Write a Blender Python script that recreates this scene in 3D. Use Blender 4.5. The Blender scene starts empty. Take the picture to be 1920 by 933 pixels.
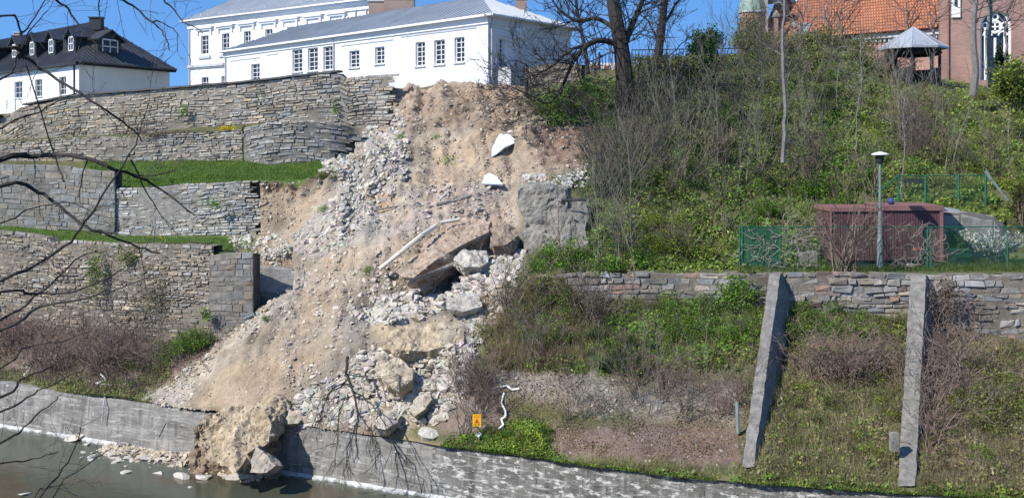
import bpy, bmesh, math, random
import numpy as np
from mathutils import Vector
R = math.radians
random.seed(7); rng = np.random.default_rng(11)
SC = bpy.context.scene
COL = SC.collection

# ------------------------------------------------------------------ camera, sky, sun, exposure
FL, HZ, CH = 2000.0, 260.0, 11.05      # focal length in photo pixels, horizon row, camera height above the water
cam = bpy.data.cameras.new('camera'); camo = bpy.data.objects.new('camera', cam); COL.objects.link(camo)
camo.location = (0, 0, CH); camo.rotation_euler = (R(90), 0, 0)
cam.sensor_width = 36; cam.lens = 36*FL/1920; cam.shift_y = -(466.5-HZ)/1920
cam.clip_start = 0.2; cam.clip_end = 3000
SC.camera = camo
SUN = Vector((-0.80, -0.56, 0.86)).normalized()
W = bpy.data.worlds.new('World'); SC.world = W; W.use_nodes = True
nt = W.node_tree; bg = nt.nodes['Background']
sky = nt.nodes.new('ShaderNodeTexSky'); sky.sky_type = 'NISHITA'; sky.sun_disc = False
sky.sun_elevation = math.asin(SUN.z); sky.sun_rotation = math.atan2(SUN.x, SUN.y)
sky.air_density = 1.0; sky.dust_density = 0.3; sky.ozone_density = 3.0; sky.altitude = 600
tc = nt.nodes.new('ShaderNodeTexCoord'); va = nt.nodes.new('ShaderNodeVectorMath'); va.operation = 'ADD'
va.inputs[1].default_value = (0, 0, 0.30)
hs = nt.nodes.new('ShaderNodeHueSaturation'); hs.inputs['Saturation'].default_value = 1.2; hs.inputs['Value'].default_value = 1.25
nt.links.new(tc.outputs['Generated'], va.inputs[0]); nt.links.new(va.outputs[0], sky.inputs['Vector'])
nt.links.new(sky.outputs[0], hs.inputs['Color']); nt.links.new(hs.outputs[0], bg.inputs['Color']); bg.inputs['Strength'].default_value = 0.15
sl = bpy.data.lights.new('sun', 'SUN'); sl.energy = 4.6; sl.angle = R(0.5); sl.color = (1, 0.955, 0.89)
so = bpy.data.objects.new('sun', sl); COL.objects.link(so); so.rotation_euler = SUN.to_track_quat('Z', 'Y').to_euler(); so.location = (-60, -40, 90)
SC.view_settings.view_transform = 'Standard'; SC.view_settings.look = 'None'; SC.view_settings.gamma = 1
SC.view_settings.exposure = 0.45
SC.cycles.max_bounces = 5; SC.cycles.transparent_max_bounces = 8

# ------------------------------------------------------------------ helpers
def P(px, py, Y): return np.array([(px-960)/FL*Y, Y, CH-(py-HZ)/FL*Y])
def XY(px, Y): return np.array([(px-960)/FL*Y, Y])
def zat(py, Y): return CH-(py-HZ)/FL*Y

def _h(ix, iy, iz):
    h = (ix.astype(np.int64)*374761393 + iy.astype(np.int64)*668265263 + iz.astype(np.int64)*1440662683) & 0xffffffff
    h = ((h ^ (h >> 13))*1274126177) & 0xffffffff
    return ((h ^ (h >> 16)) & 0xffffff)/8388608.0-1.0
def vn(p):
    p = np.asarray(p, float); i = np.floor(p); f = p-i; u = f*f*(3-2*f); x, y, z = i[..., 0], i[..., 1], i[..., 2]
    def L(a, b, t): return a+(b-a)*t
    c = [[[_h(x+a, y+b, z+c_) for c_ in (0, 1)] for b in (0, 1)] for a in (0, 1)]
    return L(L(L(c[0][0][0], c[1][0][0], u[..., 0]), L(c[0][1][0], c[1][1][0], u[..., 0]), u[..., 1]),
             L(L(c[0][0][1], c[1][0][1], u[..., 0]), L(c[0][1][1], c[1][1][1], u[..., 0]), u[..., 1]), u[..., 2])
def fbm(p, o=4, g=0.5):
    p = np.asarray(p, float); s = 0; a = 1; n = 0
    for k in range(o): s = s+a*vn(p*(2.03**k)+17.3*k); n += a; a *= g
    return s/n
def n2(px, py, sc, seed=0, o=3):
    q = np.stack([np.asarray(px)/sc, np.asarray(py)/sc, np.full(np.shape(px), seed*7.31)], -1); return fbm(q, o)

def inpoly(px, py, poly):
    px = np.asarray(px, float); py = np.asarray(py, float); c = np.zeros(px.shape, bool); n = len(poly)
    for i in range(n):
        x0, y0 = poly[i]; x1, y1 = poly[(i+1) % n]
        if y0 == y1: continue
        c ^= ((y0 > py) != (y1 > py)) & (px < (x1-x0)*(py-y0)/(y1-y0)+x0)
    return c

def tag(o, label=None, cat=None, group=None, kind=None):
    if label: o['label'] = label
    if cat: o['category'] = cat
    if group: o['group'] = group
    if kind: o['kind'] = kind
    return o

def mkmesh(name, V, faces, col=None, tz=None, smooth=False):
    V = np.asarray(V, np.float32); me = bpy.data.meshes.new(name)
    if not isinstance(faces, (list, tuple)): faces = [faces]
    faces = [np.asarray(f, np.int32) for f in faces if len(f)]
    me.vertices.add(len(V)); me.vertices.foreach_set('co', V.ravel())
    loops = np.concatenate([f.ravel() for f in faces]); sizes = np.concatenate([np.full(len(f), f.shape[1], np.int32) for f in faces])
    starts = np.concatenate([[0], np.cumsum(sizes)[:-1]]).astype(np.int32)
    me.loops.add(len(loops)); me.loops.foreach_set('vertex_index', loops)
    me.polygons.add(len(sizes)); me.polygons.foreach_set('loop_start', starts)
    try: me.polygons.foreach_set('loop_total', sizes)
    except Exception: pass
    me.polygons.foreach_set('use_smooth', np.full(len(sizes), bool(smooth)))
    if col is not None:
        a = me.attributes.new('Col', 'FLOAT_COLOR', 'POINT'); c = np.ones((len(V), 4), np.float32); c[:, :3] = col; a.data.foreach_set('color', c.ravel())
    if tz is not None:
        a = me.attributes.new('tz', 'FLOAT_VECTOR', 'POINT'); a.data.foreach_set('vector', np.asarray(tz, np.float32).ravel())
    me.update(calc_edges=True); me.validate(clean_customdata=False)
    return me
def link(name, me, mat=None, parent=None, loc=None):
    o = bpy.data.objects.new(name, me); COL.objects.link(o)
    if mat and not me.materials: me.materials.append(mat)
    if parent is not None: o.parent = parent
    if loc is not None: o.location = loc
    return o
def empty(name, loc=(0, 0, 0)):
    o = bpy.data.objects.new(name, None); COL.objects.link(o); o.location = loc; return o
def base(name, loc, **k): return tag(empty(name, loc), **k)
def keep(o, root):   # child was built in world coordinates
    o.parent = root; o.matrix_parent_inverse.identity(); o.location = -Vector(root.location); return o

class MB:
    """collects shapes in world coordinates, builds one mesh"""
    def __init__(s): s.V = []; s.F = {3: [], 4: []}; s.C = []; s.T = []; s.n = 0
    def add(s, V, F, col=(1, 1, 1), tz=None):
        V = np.asarray(V, float); F = np.asarray(F, int)
        s.V.append(V); s.F[F.shape[1]].append(F+s.n); s.n += len(V)
        c = np.asarray(col, float); s.C.append(np.broadcast_to(c, (len(V), 3)) if c.ndim == 1 else c)
        s.T.append(V if tz is None else np.asarray(tz, float)); return s
    def quad(s, a, b, c, d, col=(1, 1, 1), tz=None): return s.add([a, b, c, d], [[0, 1, 2, 3]], col, tz)
    def prism(s, o, ax, ay, az, col=(1, 1, 1)):   # box from corner o with three edge vectors
        o, ax, ay, az = [np.asarray(v, float) for v in (o, ax, ay, az)]
        V = [o, o+ax, o+ax+ay, o+ay, o+az, o+ax+az, o+ax+ay+az, o+ay+az]
        return s.add(V, [[0, 3, 2, 1], [4, 5, 6, 7], [0, 1, 5, 4], [1, 2, 6, 5], [2, 3, 7, 6], [3, 0, 4, 7]], col)
    def box(s, x0, x1, y0, y1, z0, z1, col=(1, 1, 1)): return s.prism((x0, y0, z0), (x1-x0, 0, 0), (0, y1-y0, 0), (0, 0, z1-z0), col)
    def tubes(s, segs, n=5, col=(1, 1, 1)):
        A = np.array([q[0] for q in segs], float); B = np.array([q[1] for q in segs], float)
        r0 = np.array([q[2] for q in segs], float); r1 = np.array([q[3] for q in segs], float)
        d = B-A; L = np.linalg.norm(d, axis=1, keepdims=True)+1e-9; d /= L
        up = np.where(np.abs(d[:, 2:3]) > .9, np.array([[1., 0, 0]]), np.array([[0, 0, 1.]]))
        u = np.cross(d, up); u /= np.linalg.norm(u, axis=1, keepdims=True); v = np.cross(d, u)
        a = np.arange(n)*2*math.pi/n; ca = np.cos(a)[None, :, None]; sa = np.sin(a)[None, :, None]
        ring = u[:, None]*ca+v[:, None]*sa
        V = np.concatenate([A[:, None]+ring*r0[:, None, None], B[:, None]+ring*r1[:, None, None]], 1).reshape(-1, 3)
        i = np.arange(n); j = (i+1) % n; f = np.stack([i, i+n, j+n, j], 1)
        Fc = (f[None]+(np.arange(len(A))*2*n)[:, None, None]).reshape(-1, 4)
        c = np.asarray(col, float)
        if c.ndim == 2: c = np.repeat(c, 2*n, 0)
        s.add(V, Fc, c)
        if n > 3:
            k = np.arange(len(A))*2*n
            for off in (0, n):
                t = np.stack([np.array([off, off+q, off+q+1]) for q in range(1, n-1)])
                s.F[3].append((t[None]+k[:, None, None]).reshape(-1, 3)+s.n-len(V))
        return s
    def path(s, pts, r0, r1=None, n=5, col=(1, 1, 1)):
        r1 = r0 if r1 is None else r1; m = len(pts)-1; rr = [r0+(r1-r0)*k/m for k in range(m+1)]
        return s.tubes([(pts[k], pts[k+1], rr[k], rr[k+1]) for k in range(m)], n, col)
    def build(s, name, mat, parent=None, smooth=False, world=True):
        V = np.concatenate(s.V); F = [np.concatenate(s.F[k]) for k in (3, 4) if s.F[k]]
        if parent is not None and world: V = V-np.array(parent.location)
        me = mkmesh(name, V, F, np.concatenate(s.C), np.concatenate(s.T), smooth)
        o = link(name, me, mat); 
        if parent is not None: o.parent = parent
        return o

# ------------------------------------------------------------------ materials
def M(name, c1, c2=None, scale=3, rough=.9, bump=.0, bscale=20, attr=True, coord='Object', metal=0, stretch=(1, 1, 1), c3=None, s3=1., t3=(.55, .7), spec=.3, detail=6, bdist=.03, trans=0):
    m = bpy.data.materials.new(name); m.use_nodes = True; t = m.node_tree; N = t.nodes; b = N['Principled BSDF']; L = t.links.new
    b.inputs['Roughness'].default_value = rough; b.inputs['Metallic'].default_value = metal; b.inputs['Specular IOR Level'].default_value = spec
    if coord == 'tz':
        tcn = N.new('ShaderNodeAttribute'); tcn.attribute_name = 'tz'; src = tcn.outputs['Vector']
    else:
        tcn = N.new('ShaderNodeNewGeometry') if coord == 'World' else N.new('ShaderNodeTexCoord'); src = tcn.outputs['Position' if coord == 'World' else 'Object']
    mp = N.new('ShaderNodeMapping'); mp.inputs['Scale'].default_value = stretch; L(src, mp.inputs['Vector']); vec = mp.outputs[0]
    def noise(sc, dt=detail):
        n = N.new('ShaderNodeTexNoise'); n.inputs['Scale'].default_value = sc; n.inputs['Detail'].default_value = dt; n.inputs['Roughness'].default_value = .65; L(vec, n.inputs['Vector']); return n
    def ramp(fac, a, bb, p=(.35, .65)):
        r = N.new('ShaderNodeValToRGB'); r.color_ramp.elements[0].position = p[0]; r.color_ramp.elements[1].position = p[1]
        r.color_ramp.elements[0].color = (*a, 1); r.color_ramp.elements[1].color = (*bb, 1); L(fac, r.inputs[0]); return r
    c2 = c2 or c1
    out = ramp(noise(scale).outputs[0], c1, c2).outputs[0]
    def mix(a, bb, fac, mode='MIX'):
        x = N.new('ShaderNodeMix'); x.data_type = 'RGBA'; x.blend_type = mode
        if isinstance(fac, (int, float)): x.inputs[0].default_value = fac
        else: L(fac, x.inputs[0])
        for s, v in ((6, a), (7, bb)):
            if isinstance(v, tuple): x.inputs[s].default_value = (*v, 1)
            else: L(v, x.inputs[s])
        return x.outputs[2]
    if c3:
        out = mix(out, c3, ramp(noise(s3).outputs[0], (0, 0, 0), (1, 1, 1), t3).outputs[0])
    if attr:
        an = N.new('ShaderNodeAttribute'); an.attribute_name = 'Col'; out = mix(out, an.outputs['Color'], 1.0, 'MULTIPLY')
    L(out, b.inputs['Base Color'])
    if bump:
        bp = N.new('ShaderNodeBump'); bp.inputs['Strength'].default_value = bump; bp.inputs['Distance'].default_value = bdist
        L(noise(bscale, 8).outputs[0], bp.inputs['Height']); L(bp.outputs[0], b.inputs['Normal'])
    if trans:
        tr = N.new('ShaderNodeBsdfTranslucent'); L(out, tr.inputs['Color']); ms = N.new('ShaderNodeMixShader'); ms.inputs[0].default_value = trans
        L(b.outputs[0], ms.inputs[1]); L(tr.outputs[0], ms.inputs[2]); L(ms.outputs[0], N['Material Output'].inputs[0])
    return m
def brickmat(name, a, b_, mortar, sx, sy, bump=.5, ms=.02, off=.5):
    m = M(name, a, b_, coord='tz', attr=False, scale=1.5); N = m.node_tree.nodes; L = m.node_tree.links.new; b = N['Principled BSDF']
    at = [n for n in N if n.type == 'MAPPING'][0]
    br = N.new('ShaderNodeTexBrick'); br.inputs['Scale'].default_value = 1; br.inputs['Brick Width'].default_value = sx; br.inputs['Row Height'].default_value = sy
    br.inputs['Mortar Size'].default_value = ms; br.inputs['Color1'].default_value = (*a, 1); br.inputs['Color2'].default_value = (*b_, 1); br.inputs['Mortar'].default_value = (*mortar, 1)
    br.offset = off; L(at.outputs[0], br.inputs['Vector'])
    n = N.new('ShaderNodeTexNoise'); n.inputs['Scale'].default_value = .35; n.inputs['Detail'].default_value = 8; L(at.outputs[0], n.inputs['Vector'])
    r = N.new('ShaderNodeValToRGB'); r.color_ramp.elements[0].position = .3; r.color_ramp.elements[1].position = .7; r.color_ramp.elements[0].color = (.72, .72, .74, 1); r.color_ramp.elements[1].color = (1.12, 1.1, 1.05, 1); L(n.outputs[0], r.inputs[0])
    x = N.new('ShaderNodeMix'); x.data_type = 'RGBA'; x.blend_type = 'MULTIPLY'; x.inputs[0].default_value = 1; L(br.outputs['Color'], x.inputs[6]); L(r.outputs[0], x.inputs[7]); L(x.outputs[2], b.inputs['Base Color'])
    bp = N.new('ShaderNodeBump'); bp.inputs['Strength'].default_value = bump; bp.inputs['Distance'].default_value = .03; bp.invert = True; L(br.outputs['Fac'], bp.inputs['Height']); L(bp.outputs[0], b.inputs['Normal'])
    return m

m_soil = M('soil', (.80, .78, .76), (1.12, 1.10, 1.07), scale=1.6, bump=.9, bscale=7, bdist=.12, coord='World', c3=(.62, .58, .53), s3=11, t3=(.52, .72))
m_rock = M('limestone', (.82, .80, .78), (1.1, 1.1, 1.1), scale=4, bump=.8, bscale=9, bdist=.05, coord='World')
m_stone = M('wall_stone', (.72, .70, .68), (1.12, 1.12, 1.12), scale=5, bump=.8, bscale=14, bdist=.03, coord='World', c3=(.55, .54, .52), s3=.9, t3=(.5, .72))
m_boulder = M('boulder_stone', (.70, .67, .63), (1.12, 1.1, 1.06), scale=3.2, bump=1, bscale=6, bdist=.1, coord='World', c3=(.62, .58, .52), s3=3, t3=(.5, .7))
def wallmat(name, dark, mid, drip, flake, ft):
    m = M(name, dark, mid, scale=2.2, bump=.7, bscale=9, coord='tz', stretch=(.5, 1, 1.2), attr=False, bdist=.06); N = m.node_tree.nodes; L = m.node_tree.links.new; b = N['Principled BSDF']
    src = b.inputs['Base Color'].links[0].from_socket; at = [n for n in N if n.type == 'ATTRIBUTE' and n.attribute_name == 'tz'][0]
    def layer(src, sx, sz, sc, lo, hi, col, amt=1, det=5, rough=.65, inv=False):
        mp = N.new('ShaderNodeMapping'); mp.inputs['Scale'].default_value = (sx, .6, sz); L(at.outputs['Vector'], mp.inputs['Vector']); n = N.new('ShaderNodeTexNoise'); n.inputs['Scale'].default_value = sc; n.inputs['Detail'].default_value = det; n.inputs['Roughness'].default_value = rough; L(mp.outputs[0], n.inputs['Vector'])
        r = N.new('ShaderNodeValToRGB'); e = r.color_ramp.elements; e[0].position = lo; e[1].position = hi; e[0].color = (0, 0, 0, 1); e[1].color = (amt, amt, amt, 1); L(n.outputs[0], r.inputs[0])
        x = N.new('ShaderNodeMix'); x.data_type = 'RGBA'; L(r.outputs[0], x.inputs[0]); L(src, x.inputs[6]); x.inputs[7].default_value = (*col, 1); return x.outputs[2]
    s1 = layer(src, 3.2, .35, 1.6, .50, .66, drip, .38)          # lime streaks running down
    s1 = layer(s1, 4.5, .3, 1.3, .56, .64, tuple(c*.6 for c in dark), .7)   # dark wet streaks
    s1 = layer(s1, .35, 6.5, 1.3, .50, .60, tuple(c*.62 for c in mid), .75); s1 = layer(s1, .5, 5, 2.1, .55, .63, drip, .6)  # board marks
    s1 = layer(s1, 1.1, 2.6, 2.4, ft[0], ft[1], flake, 1, 8, .75)
    L(s1, b.inputs['Base Color']); return m
m_conc = wallmat('river_wall_concrete', (.12, .115, .102), (.29, .28, .258), (.43, .42, .395), (.5, .49, .47), (.60, .66))
m_concr = wallmat('flaking_concrete', (.075, .072, .065), (.19, .185, .17), (.42, .415, .39), (.50, .49, .465), (.535, .59))
m_leaf = M('leaf', (.85, .85, .85), (1.15, 1.15, 1.15), scale=2, rough=.6, coord='World', trans=.33, spec=.2)
m_twig = M('twig_bark', (.8, .8, .8), (1.2, 1.2, 1.2), scale=8, rough=.95, coord='World')
m_bark = M('dark_bark', (.022, .019, .016), (.055, .047, .04), scale=6, rough=.95, bump=1, bscale=18, stretch=(1, 1, .3), attr=False)
m_render = M('white_render', (.66, .66, .65), (.75, .75, .74), scale=.5, rough=.85, attr=False, coord='World', bump=.1, bscale=30)
m_plinth = M('plinth_render', (.50, .51, .58), (.56, .57, .64), scale=1, attr=False)
m_trimw = M('white_trim', (.66, .66, .655), (.72, .72, .715), scale=2, attr=False)
m_grey = M('grey_trim', (.40, .41, .42), (.48, .49, .5), scale=2, attr=False)
m_frame = M('window_frame_paint', (.66, .66, .64), (.7, .7, .68), attr=False, rough=.5)
m_glass = M('window_glass', (.015, .018, .025), (.03, .035, .045), scale=.6, attr=False, rough=.08, spec=.8)
m_zinc = M('zinc_roof', (.33, .35, .37), (.43, .45, .47), scale=.5, attr=False, rough=.45, metal=.25, coord='World', spec=.5)
m_darkroof = M('dark_metal_roof', (.028, .031, .037), (.05, .054, .062), scale=.5, attr=False, rough=.5, metal=.1, coord='World', spec=.4)
m_darkwood = M('dark_cladding', (.02, .021, .024), (.035, .036, .04), attr=False, rough=.7)
m_brick = brickmat('chimney_brick', (.38, .17, .11), (.28, .12, .08), (.35, .32, .28), .26, .08)
m_tile = brickmat('orange_roof_tiles', (.47, .19, .10), (.36, .145, .08), (.15, .06, .035), .22, .30, bump=1, ms=.035)
m_pink = brickmat('pink_brick', (.40, .235, .19), (.33, .185, .15), (.38, .30, .26), .30, .10, ms=.008)
m_copper = M('green_copper', (.13, .20, .16), (.26, .33, .26), scale=3, attr=False, rough=.6, stretch=(1, 1, .3))
m_maroon = M('maroon_panel', (.085, .042, .048), (.12, .058, .062), scale=2, attr=False, rough=.5)
m_trimred = M('brown_red_trim', (.20, .10, .09), (.25, .125, .11), attr=False, rough=.6)
m_green = M('green_paint', (.012, .10, .06), (.02, .14, .08), attr=False, rough=.5)
m_wire = M('green_wire', (.02, .085, .055), (.035, .12, .08), attr=False, rough=.5)
m_darkgreen = M('dark_green_plastic', (.012, .05, .035), (.02, .07, .05), attr=False, rough=.45)
m_tarp = M('white_sheeting', (.46, .47, .48), (.70, .71, .72), scale=2.2, attr=False, rough=.5, bump=.4, bscale=5, bdist=.05)
m_pale = M('pale_plastic', (.52, .47, .38), (.62, .57, .48), attr=False, rough=.6)
m_galv = M('galvanised', (.12, .155, .15), (.2, .245, .235), attr=False, rough=.5)
m_white = M('white_paint', (.74, .74, .72), (.8, .8, .78), attr=False, rough=.6)
m_black = M('black_void', (.006, .006, .006), (.012, .011, .01), attr=False)
m_colour = M('painted', (.95, .95, .95), (1.03, 1.03, 1.03), scale=6, rough=.6)
m_pillar = M('weathered_concrete', (.165, .152, .13), (.29, .27, .238), scale=2.5, bump=.9, bscale=8, coord='World', c3=(.17, .165, .15), s3=3.5, t3=(.5, .68), attr=False, bdist=.05)
# ------------------------------------------------------------------ terrain: rows of (photo row, distance) for chosen columns
COLS = {
 -900: [(650,48.5),(600,50),(540,52.5),(400,52.8),(392,56),(300,56.5),(292,60),(270,60.4),(266,66),(240,66.5),(238,72)],
 0: [(722,41.5),(665,43.5),(590,46.1),(436,46.5),(422,49.2),(309,49.5),(300,53.2),(266,53.5),(262,58.2),(215,58.6),(220,64)],
 200: [(742,38.9),(680,41.3),(625,44.3),(456,44.7),(441,47.7),(354,48),(302,51.6),(257,52),(250,56.6),(182,57.2),(184,63)],
 395: [(772,36.9),(700,38.7),(650,41.7),(458,42.1),(442,46.4),(344,46.8),(302,50.2),(240,50.6),(236,54.9),(160,55.4),(162,62)],
 480: [(785,36),(690,37.9),(588,41),(500,42.9),(440,45.7),(342,46.5),(302,49.9),(233,50.3),(232,54.1),(148,54.6),(154,61)],
 560: [(795,35.2),(680,37.6),(570,40.6),(495,42.9),(425,45),(348,46.4),(300,49.6),(232,50),(229,53.9),(146,54.4),(152,61)],
 635: [(806,34.5),(680,36.8),(560,40.1),(480,42.5),(400,44.9),(335,46.8),(298,48.8),(245,50),(236,53.5),(145,54),(152,60.5)],
 700: [(815,33.9),(690,36.1),(570,39.1),(490,41.5),(400,44.6),(330,47),(280,49),(254,50.8),(238,52.9),(148,53.6),(155,60)],
 748: [(823,33.5),(700,35.6),(580,38.7),(492,41.3),(405,44.2),(332,46.8),(282,49),(250,50.8),(228,52.7),(172,53.9),(166,59)],
 850: [(838,32.6),(720,34.6),(600,37.8),(500,40.9),(420,43.6),(350,46.2),(290,48.8),(240,51),(205,52.6),(175,53.8),(165,58)],
 955: [(850,31.9),(730,33.8),(610,37),(500,40.3),(440,42.8),(365,45.6),(300,47.7),(240,50),(205,51.8),(178,53.5),(165,58)],
 1000: [(856,31.5),(745,33.4),(600,36.9),(520,38.2),(470,41.7),(350,43.4),(300,46.5),(240,49.5),(205,51.5),(175,53.3),(162,57)],
 1060: [(866,31),(765,32.8),(595,37.1),(513,38.1),(480,41),(350,43.2),(300,46),(245,49),(205,51.5),(166,53.5),(145,56)],
 1130: [(876,30.6),(785,32.3),(592,37.5),(512,38),(495,39.8),(400,42.5),(320,46),(250,49),(200,51.5),(158,54),(132,57)],
 1300: [(896,29.7),(800,31.8),(592,37.4),(511,37.9),(497,39.7),(410,42.5),(330,45.5),(250,49),(190,52),(138,55),(112,58)],
 1450: [(908,29),(805,31.5),(600,37.1),(510,37.6),(497,40),(440,42),(340,45.5),(250,49.5),(180,53),(112,57),(90,61)],
 1600: [(918,28.6),(810,31.2),(612,36.9),(511,37.5),(493,41.7),(400,43.6),(320,46.5),(240,50),(165,53.7),(105,57),(92,62)],
 1700: [(924,28.35),(815,31),(625,36.7),(511,37.3),(493,41.8),(388,43.2),(320,46),(250,49.5),(190,53.5),(150,56.5),(142,62)],
 1800: [(930,28.1),(815,30.8),(640,36.5),(511,37.1),(482,41.8),(396,42.3),(340,45),(270,48.5),(215,51.5),(168,56),(155,62)],
 1920: [(938,27.8),(820,30.5),(645,36.3),(512,36.9),(482,41.6),(420,42.4),(350,45),(280,48),(240,50),(205,53),(190,60)],
 3000: [(1060,25),(900,28),(690,34),(530,35),(500,40),(440,41),(380,44),(300,47),(260,50),(240,53),(225,60)],
}
cx = sorted(COLS); NR = 12
tab = []
for c in cx:
    r = list(COLS[c]); zt = zat(*r[-1]); r.append((HZ-(zt-CH)*FL/230.0, 230.0)); tab.append(r)
tab = np.array(tab, float)          # (columns, rows, 2)
pxs = np.unique(np.concatenate([np.linspace(-900, -120, 30), np.arange(-120, 2060, 4.0), np.linspace(2060, 3000, 34)]))
def smoothcol(x):
    k = np.clip(np.searchsorted(cx, x)-1, 0, len(cx)-2); a = np.array(cx, float)[k]; b = np.array(cx, float)[k+1]; t = (x-a)/(b-a)
    t = .5*t+.5*t*t*(3-2*t); return k, t
k_, t_ = smoothcol(pxs)
rowp = tab[k_]*(1-t_)[:, None, None]+tab[k_+1]*t_[:, None, None]       # (NX, 12, 2)
SUBS = [34]*10+[26]
sidx = []
for r in range(NR-1):
    s = np.arange(SUBS[r])/SUBS[r]
    if r == NR-2: s = s**2.6
    sidx.append(r+s)
sidx = np.concatenate(sidx+[[NR-1.0]])
ri = np.minimum(sidx.astype(int), NR-2); rf = sidx-ri
# work in world height and distance so that straight rows are straight slopes
Yr = rowp[..., 1]; Zr = CH-(rowp[..., 0]-HZ)/FL*Yr
GY = Yr[:, ri]*(1-rf)+Yr[:, ri+1]*rf; GZ = Zr[:, ri]*(1-rf)+Zr[:, ri+1]*rf
GX = (pxs[:, None]-960)/FL*GY
GP = HZ-(GZ-CH)/GY*FL
NXg, NJ = GY.shape
Gpx = np.broadcast_to(pxs[:, None], GY.shape)
POS = np.stack([GX, GY, GZ], -1)
SLIDE = [(262,752),(330,705),(400,648),(480,588),(520,548),(500,505),(480,490),(425,470),(430,445),(478,440),(488,345),(625,330),(645,295),(690,240),(742,170),(760,160),(985,158),(990,215),(1100,240),(1104,320),(1000,340),(970,350),(965,440),(990,470),(960,560),(905,640),(862,720),(850,765),(760,818),(510,800),(380,800)]
SCARP = [(745,172),(770,162),(985,160),(990,215),(1060,228),(1105,240),(1104,320),(1010,300),(960,270),(860,262),(760,240)]
SCARP2 = [(480,342),(635,332),(640,352),(560,372),(500,392),(482,380)]
jx = Gpx+26*n2(Gpx, GP, 40, 1, 4); jy = GP+26*n2(Gpx, GP, 40, 2, 4)
slide = inpoly(jx, jy, SLIDE).astype(float)
def blur(a, k=3):
    for _ in range(k):
        a = (np.roll(a, 1, 0)+a+np.roll(a, -1, 0))/3; a = (np.roll(a, 1, 1)+a+np.roll(a, -1, 1))/3
    return a
slb = blur(slide, 4)
def nrm(Pn):
    du = np.gradient(Pn, axis=0); dv = np.gradient(Pn, axis=1); n = np.cross(du, dv); n /= np.linalg.norm(n, axis=-1, keepdims=True)+1e-9
    n[n[..., 1] > 0.2] *= -1; return n
N0 = np.array([-0.2, -0.62, 0.75]); N0 /= np.linalg.norm(N0)
big = fbm(POS*0.45, 3); med = fbm(POS*1.3+9, 3); fine = fbm(POS*4.5+4, 3); rid = 1-2*np.abs(fbm(POS*np.array([1.6, 1.6, .55])+30, 3)); rid2 = 1-2*np.abs(fbm(POS*np.array([2.2, 2.2, 2.2])+50, 3))
onwall = ((sidx > 3) & (sidx < 10.2))[None, :] & (Gpx < 640)
amp = np.where(onwall, .25, 1)*np.clip((230-GY)/100, 0, 1)
run = fbm(np.stack([GX*1.9+.25*GY, GY*.22, GZ*.22+5], -1), 3); run2 = fbm(np.stack([GX*5+.25*GY, GY*.5, GZ*.5+15], -1), 2)
disp = amp*(slb*(.36*big+.16*med+.22*run+.07*run2+.10*fine+.08*rid2)+(1-slb)*(.25*big+.16*med+.05*fine))
sc1 = blur((inpoly(jx, jy, SCARP) | inpoly(jx, jy, SCARP2)).astype(float), 5)
disp += sc1*(.34*rid+.12*rid2-.1)
disp *= np.clip(sidx/1.2, 0, 1)[None, :]
# soil humps and furrows of the slide seen in the photograph
def hump(px, py, sx, sy, h, a=0):
    c, s = math.cos(R(a)), math.sin(R(a)); dx = Gpx-px; dy = GP-py; u = (c*dx+s*dy)/sx; v = (-s*dx+c*dy)/sy; return h*np.exp(-(u*u+v*v))
for hx in [(480,690,130,60,.5,-40),(800,440,110,40,.5,-35),(820,560,60,120,-.3,20),(640,610,40,70,.35,10),(600,420,60,40,.4,-30),(900,300,60,50,.45,0),(735,330,60,30,.45,20),(545,420,40,30,-.35,0),(870,230,50,30,.4,0),(1040,270,30,40,-.5,0),(800,640,90,18,.4,0),(700,560,30,60,-.4,25),(850,505,55,16,-1.0,-35),(795,690,26,14,-.5,0),(700,735,30,14,-.5,0),(880,560,40,12,-.4,-20)]: disp += hump(*hx)*slb
POS = POS+disp[..., None]*N0
# the ground stays behind the faces of the retaining walls: (px, wall distance, top row, foot row)
FACES = [
 [(-900,60,240,262),(0,59,222,262),(45,58.3,198,260),(130,57.4,181,256),(300,56,168,249),(450,55,156,244),(600,53.9,139,242),(641,53.7,145,240),(735,53.1,139,236)],
 [(-900,58,268,300),(0,53,266,300),(215,51.4,255,302),(455,50.2,243,301)],
 [(457,50.0,240,303),(500,49.3,231,303),(560,49.1,226,303),(620,49.1,230,300),(664,49.6,237,290)],
 [(-900,54,312,420),(0,49.1,306,420),(120,48.2,312,422),(205,47.5,320,428)],
 [(190,47.8,352,440),(240,47.5,352,442),(330,47,346,443),(420,46.5,340,444),(486,46.2,339,442)],
 [(-900,50,428,600),(0,46.2,432,600),(95,45.4,452,625),(300,43.1,455,645),(400,42,457,650)],
 [(394,41.75,474,640),(476,41.2,474,596)],
 [(478,42.6,499,580),(548,42.7,503,545)],
 [(1060,38.2,516,560),(1200,37.9,511,575),(1440,37.5,511,590),(1700,37.2,514,600),(1920,36.8,514,640),(3000,36,530,690)]]
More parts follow.
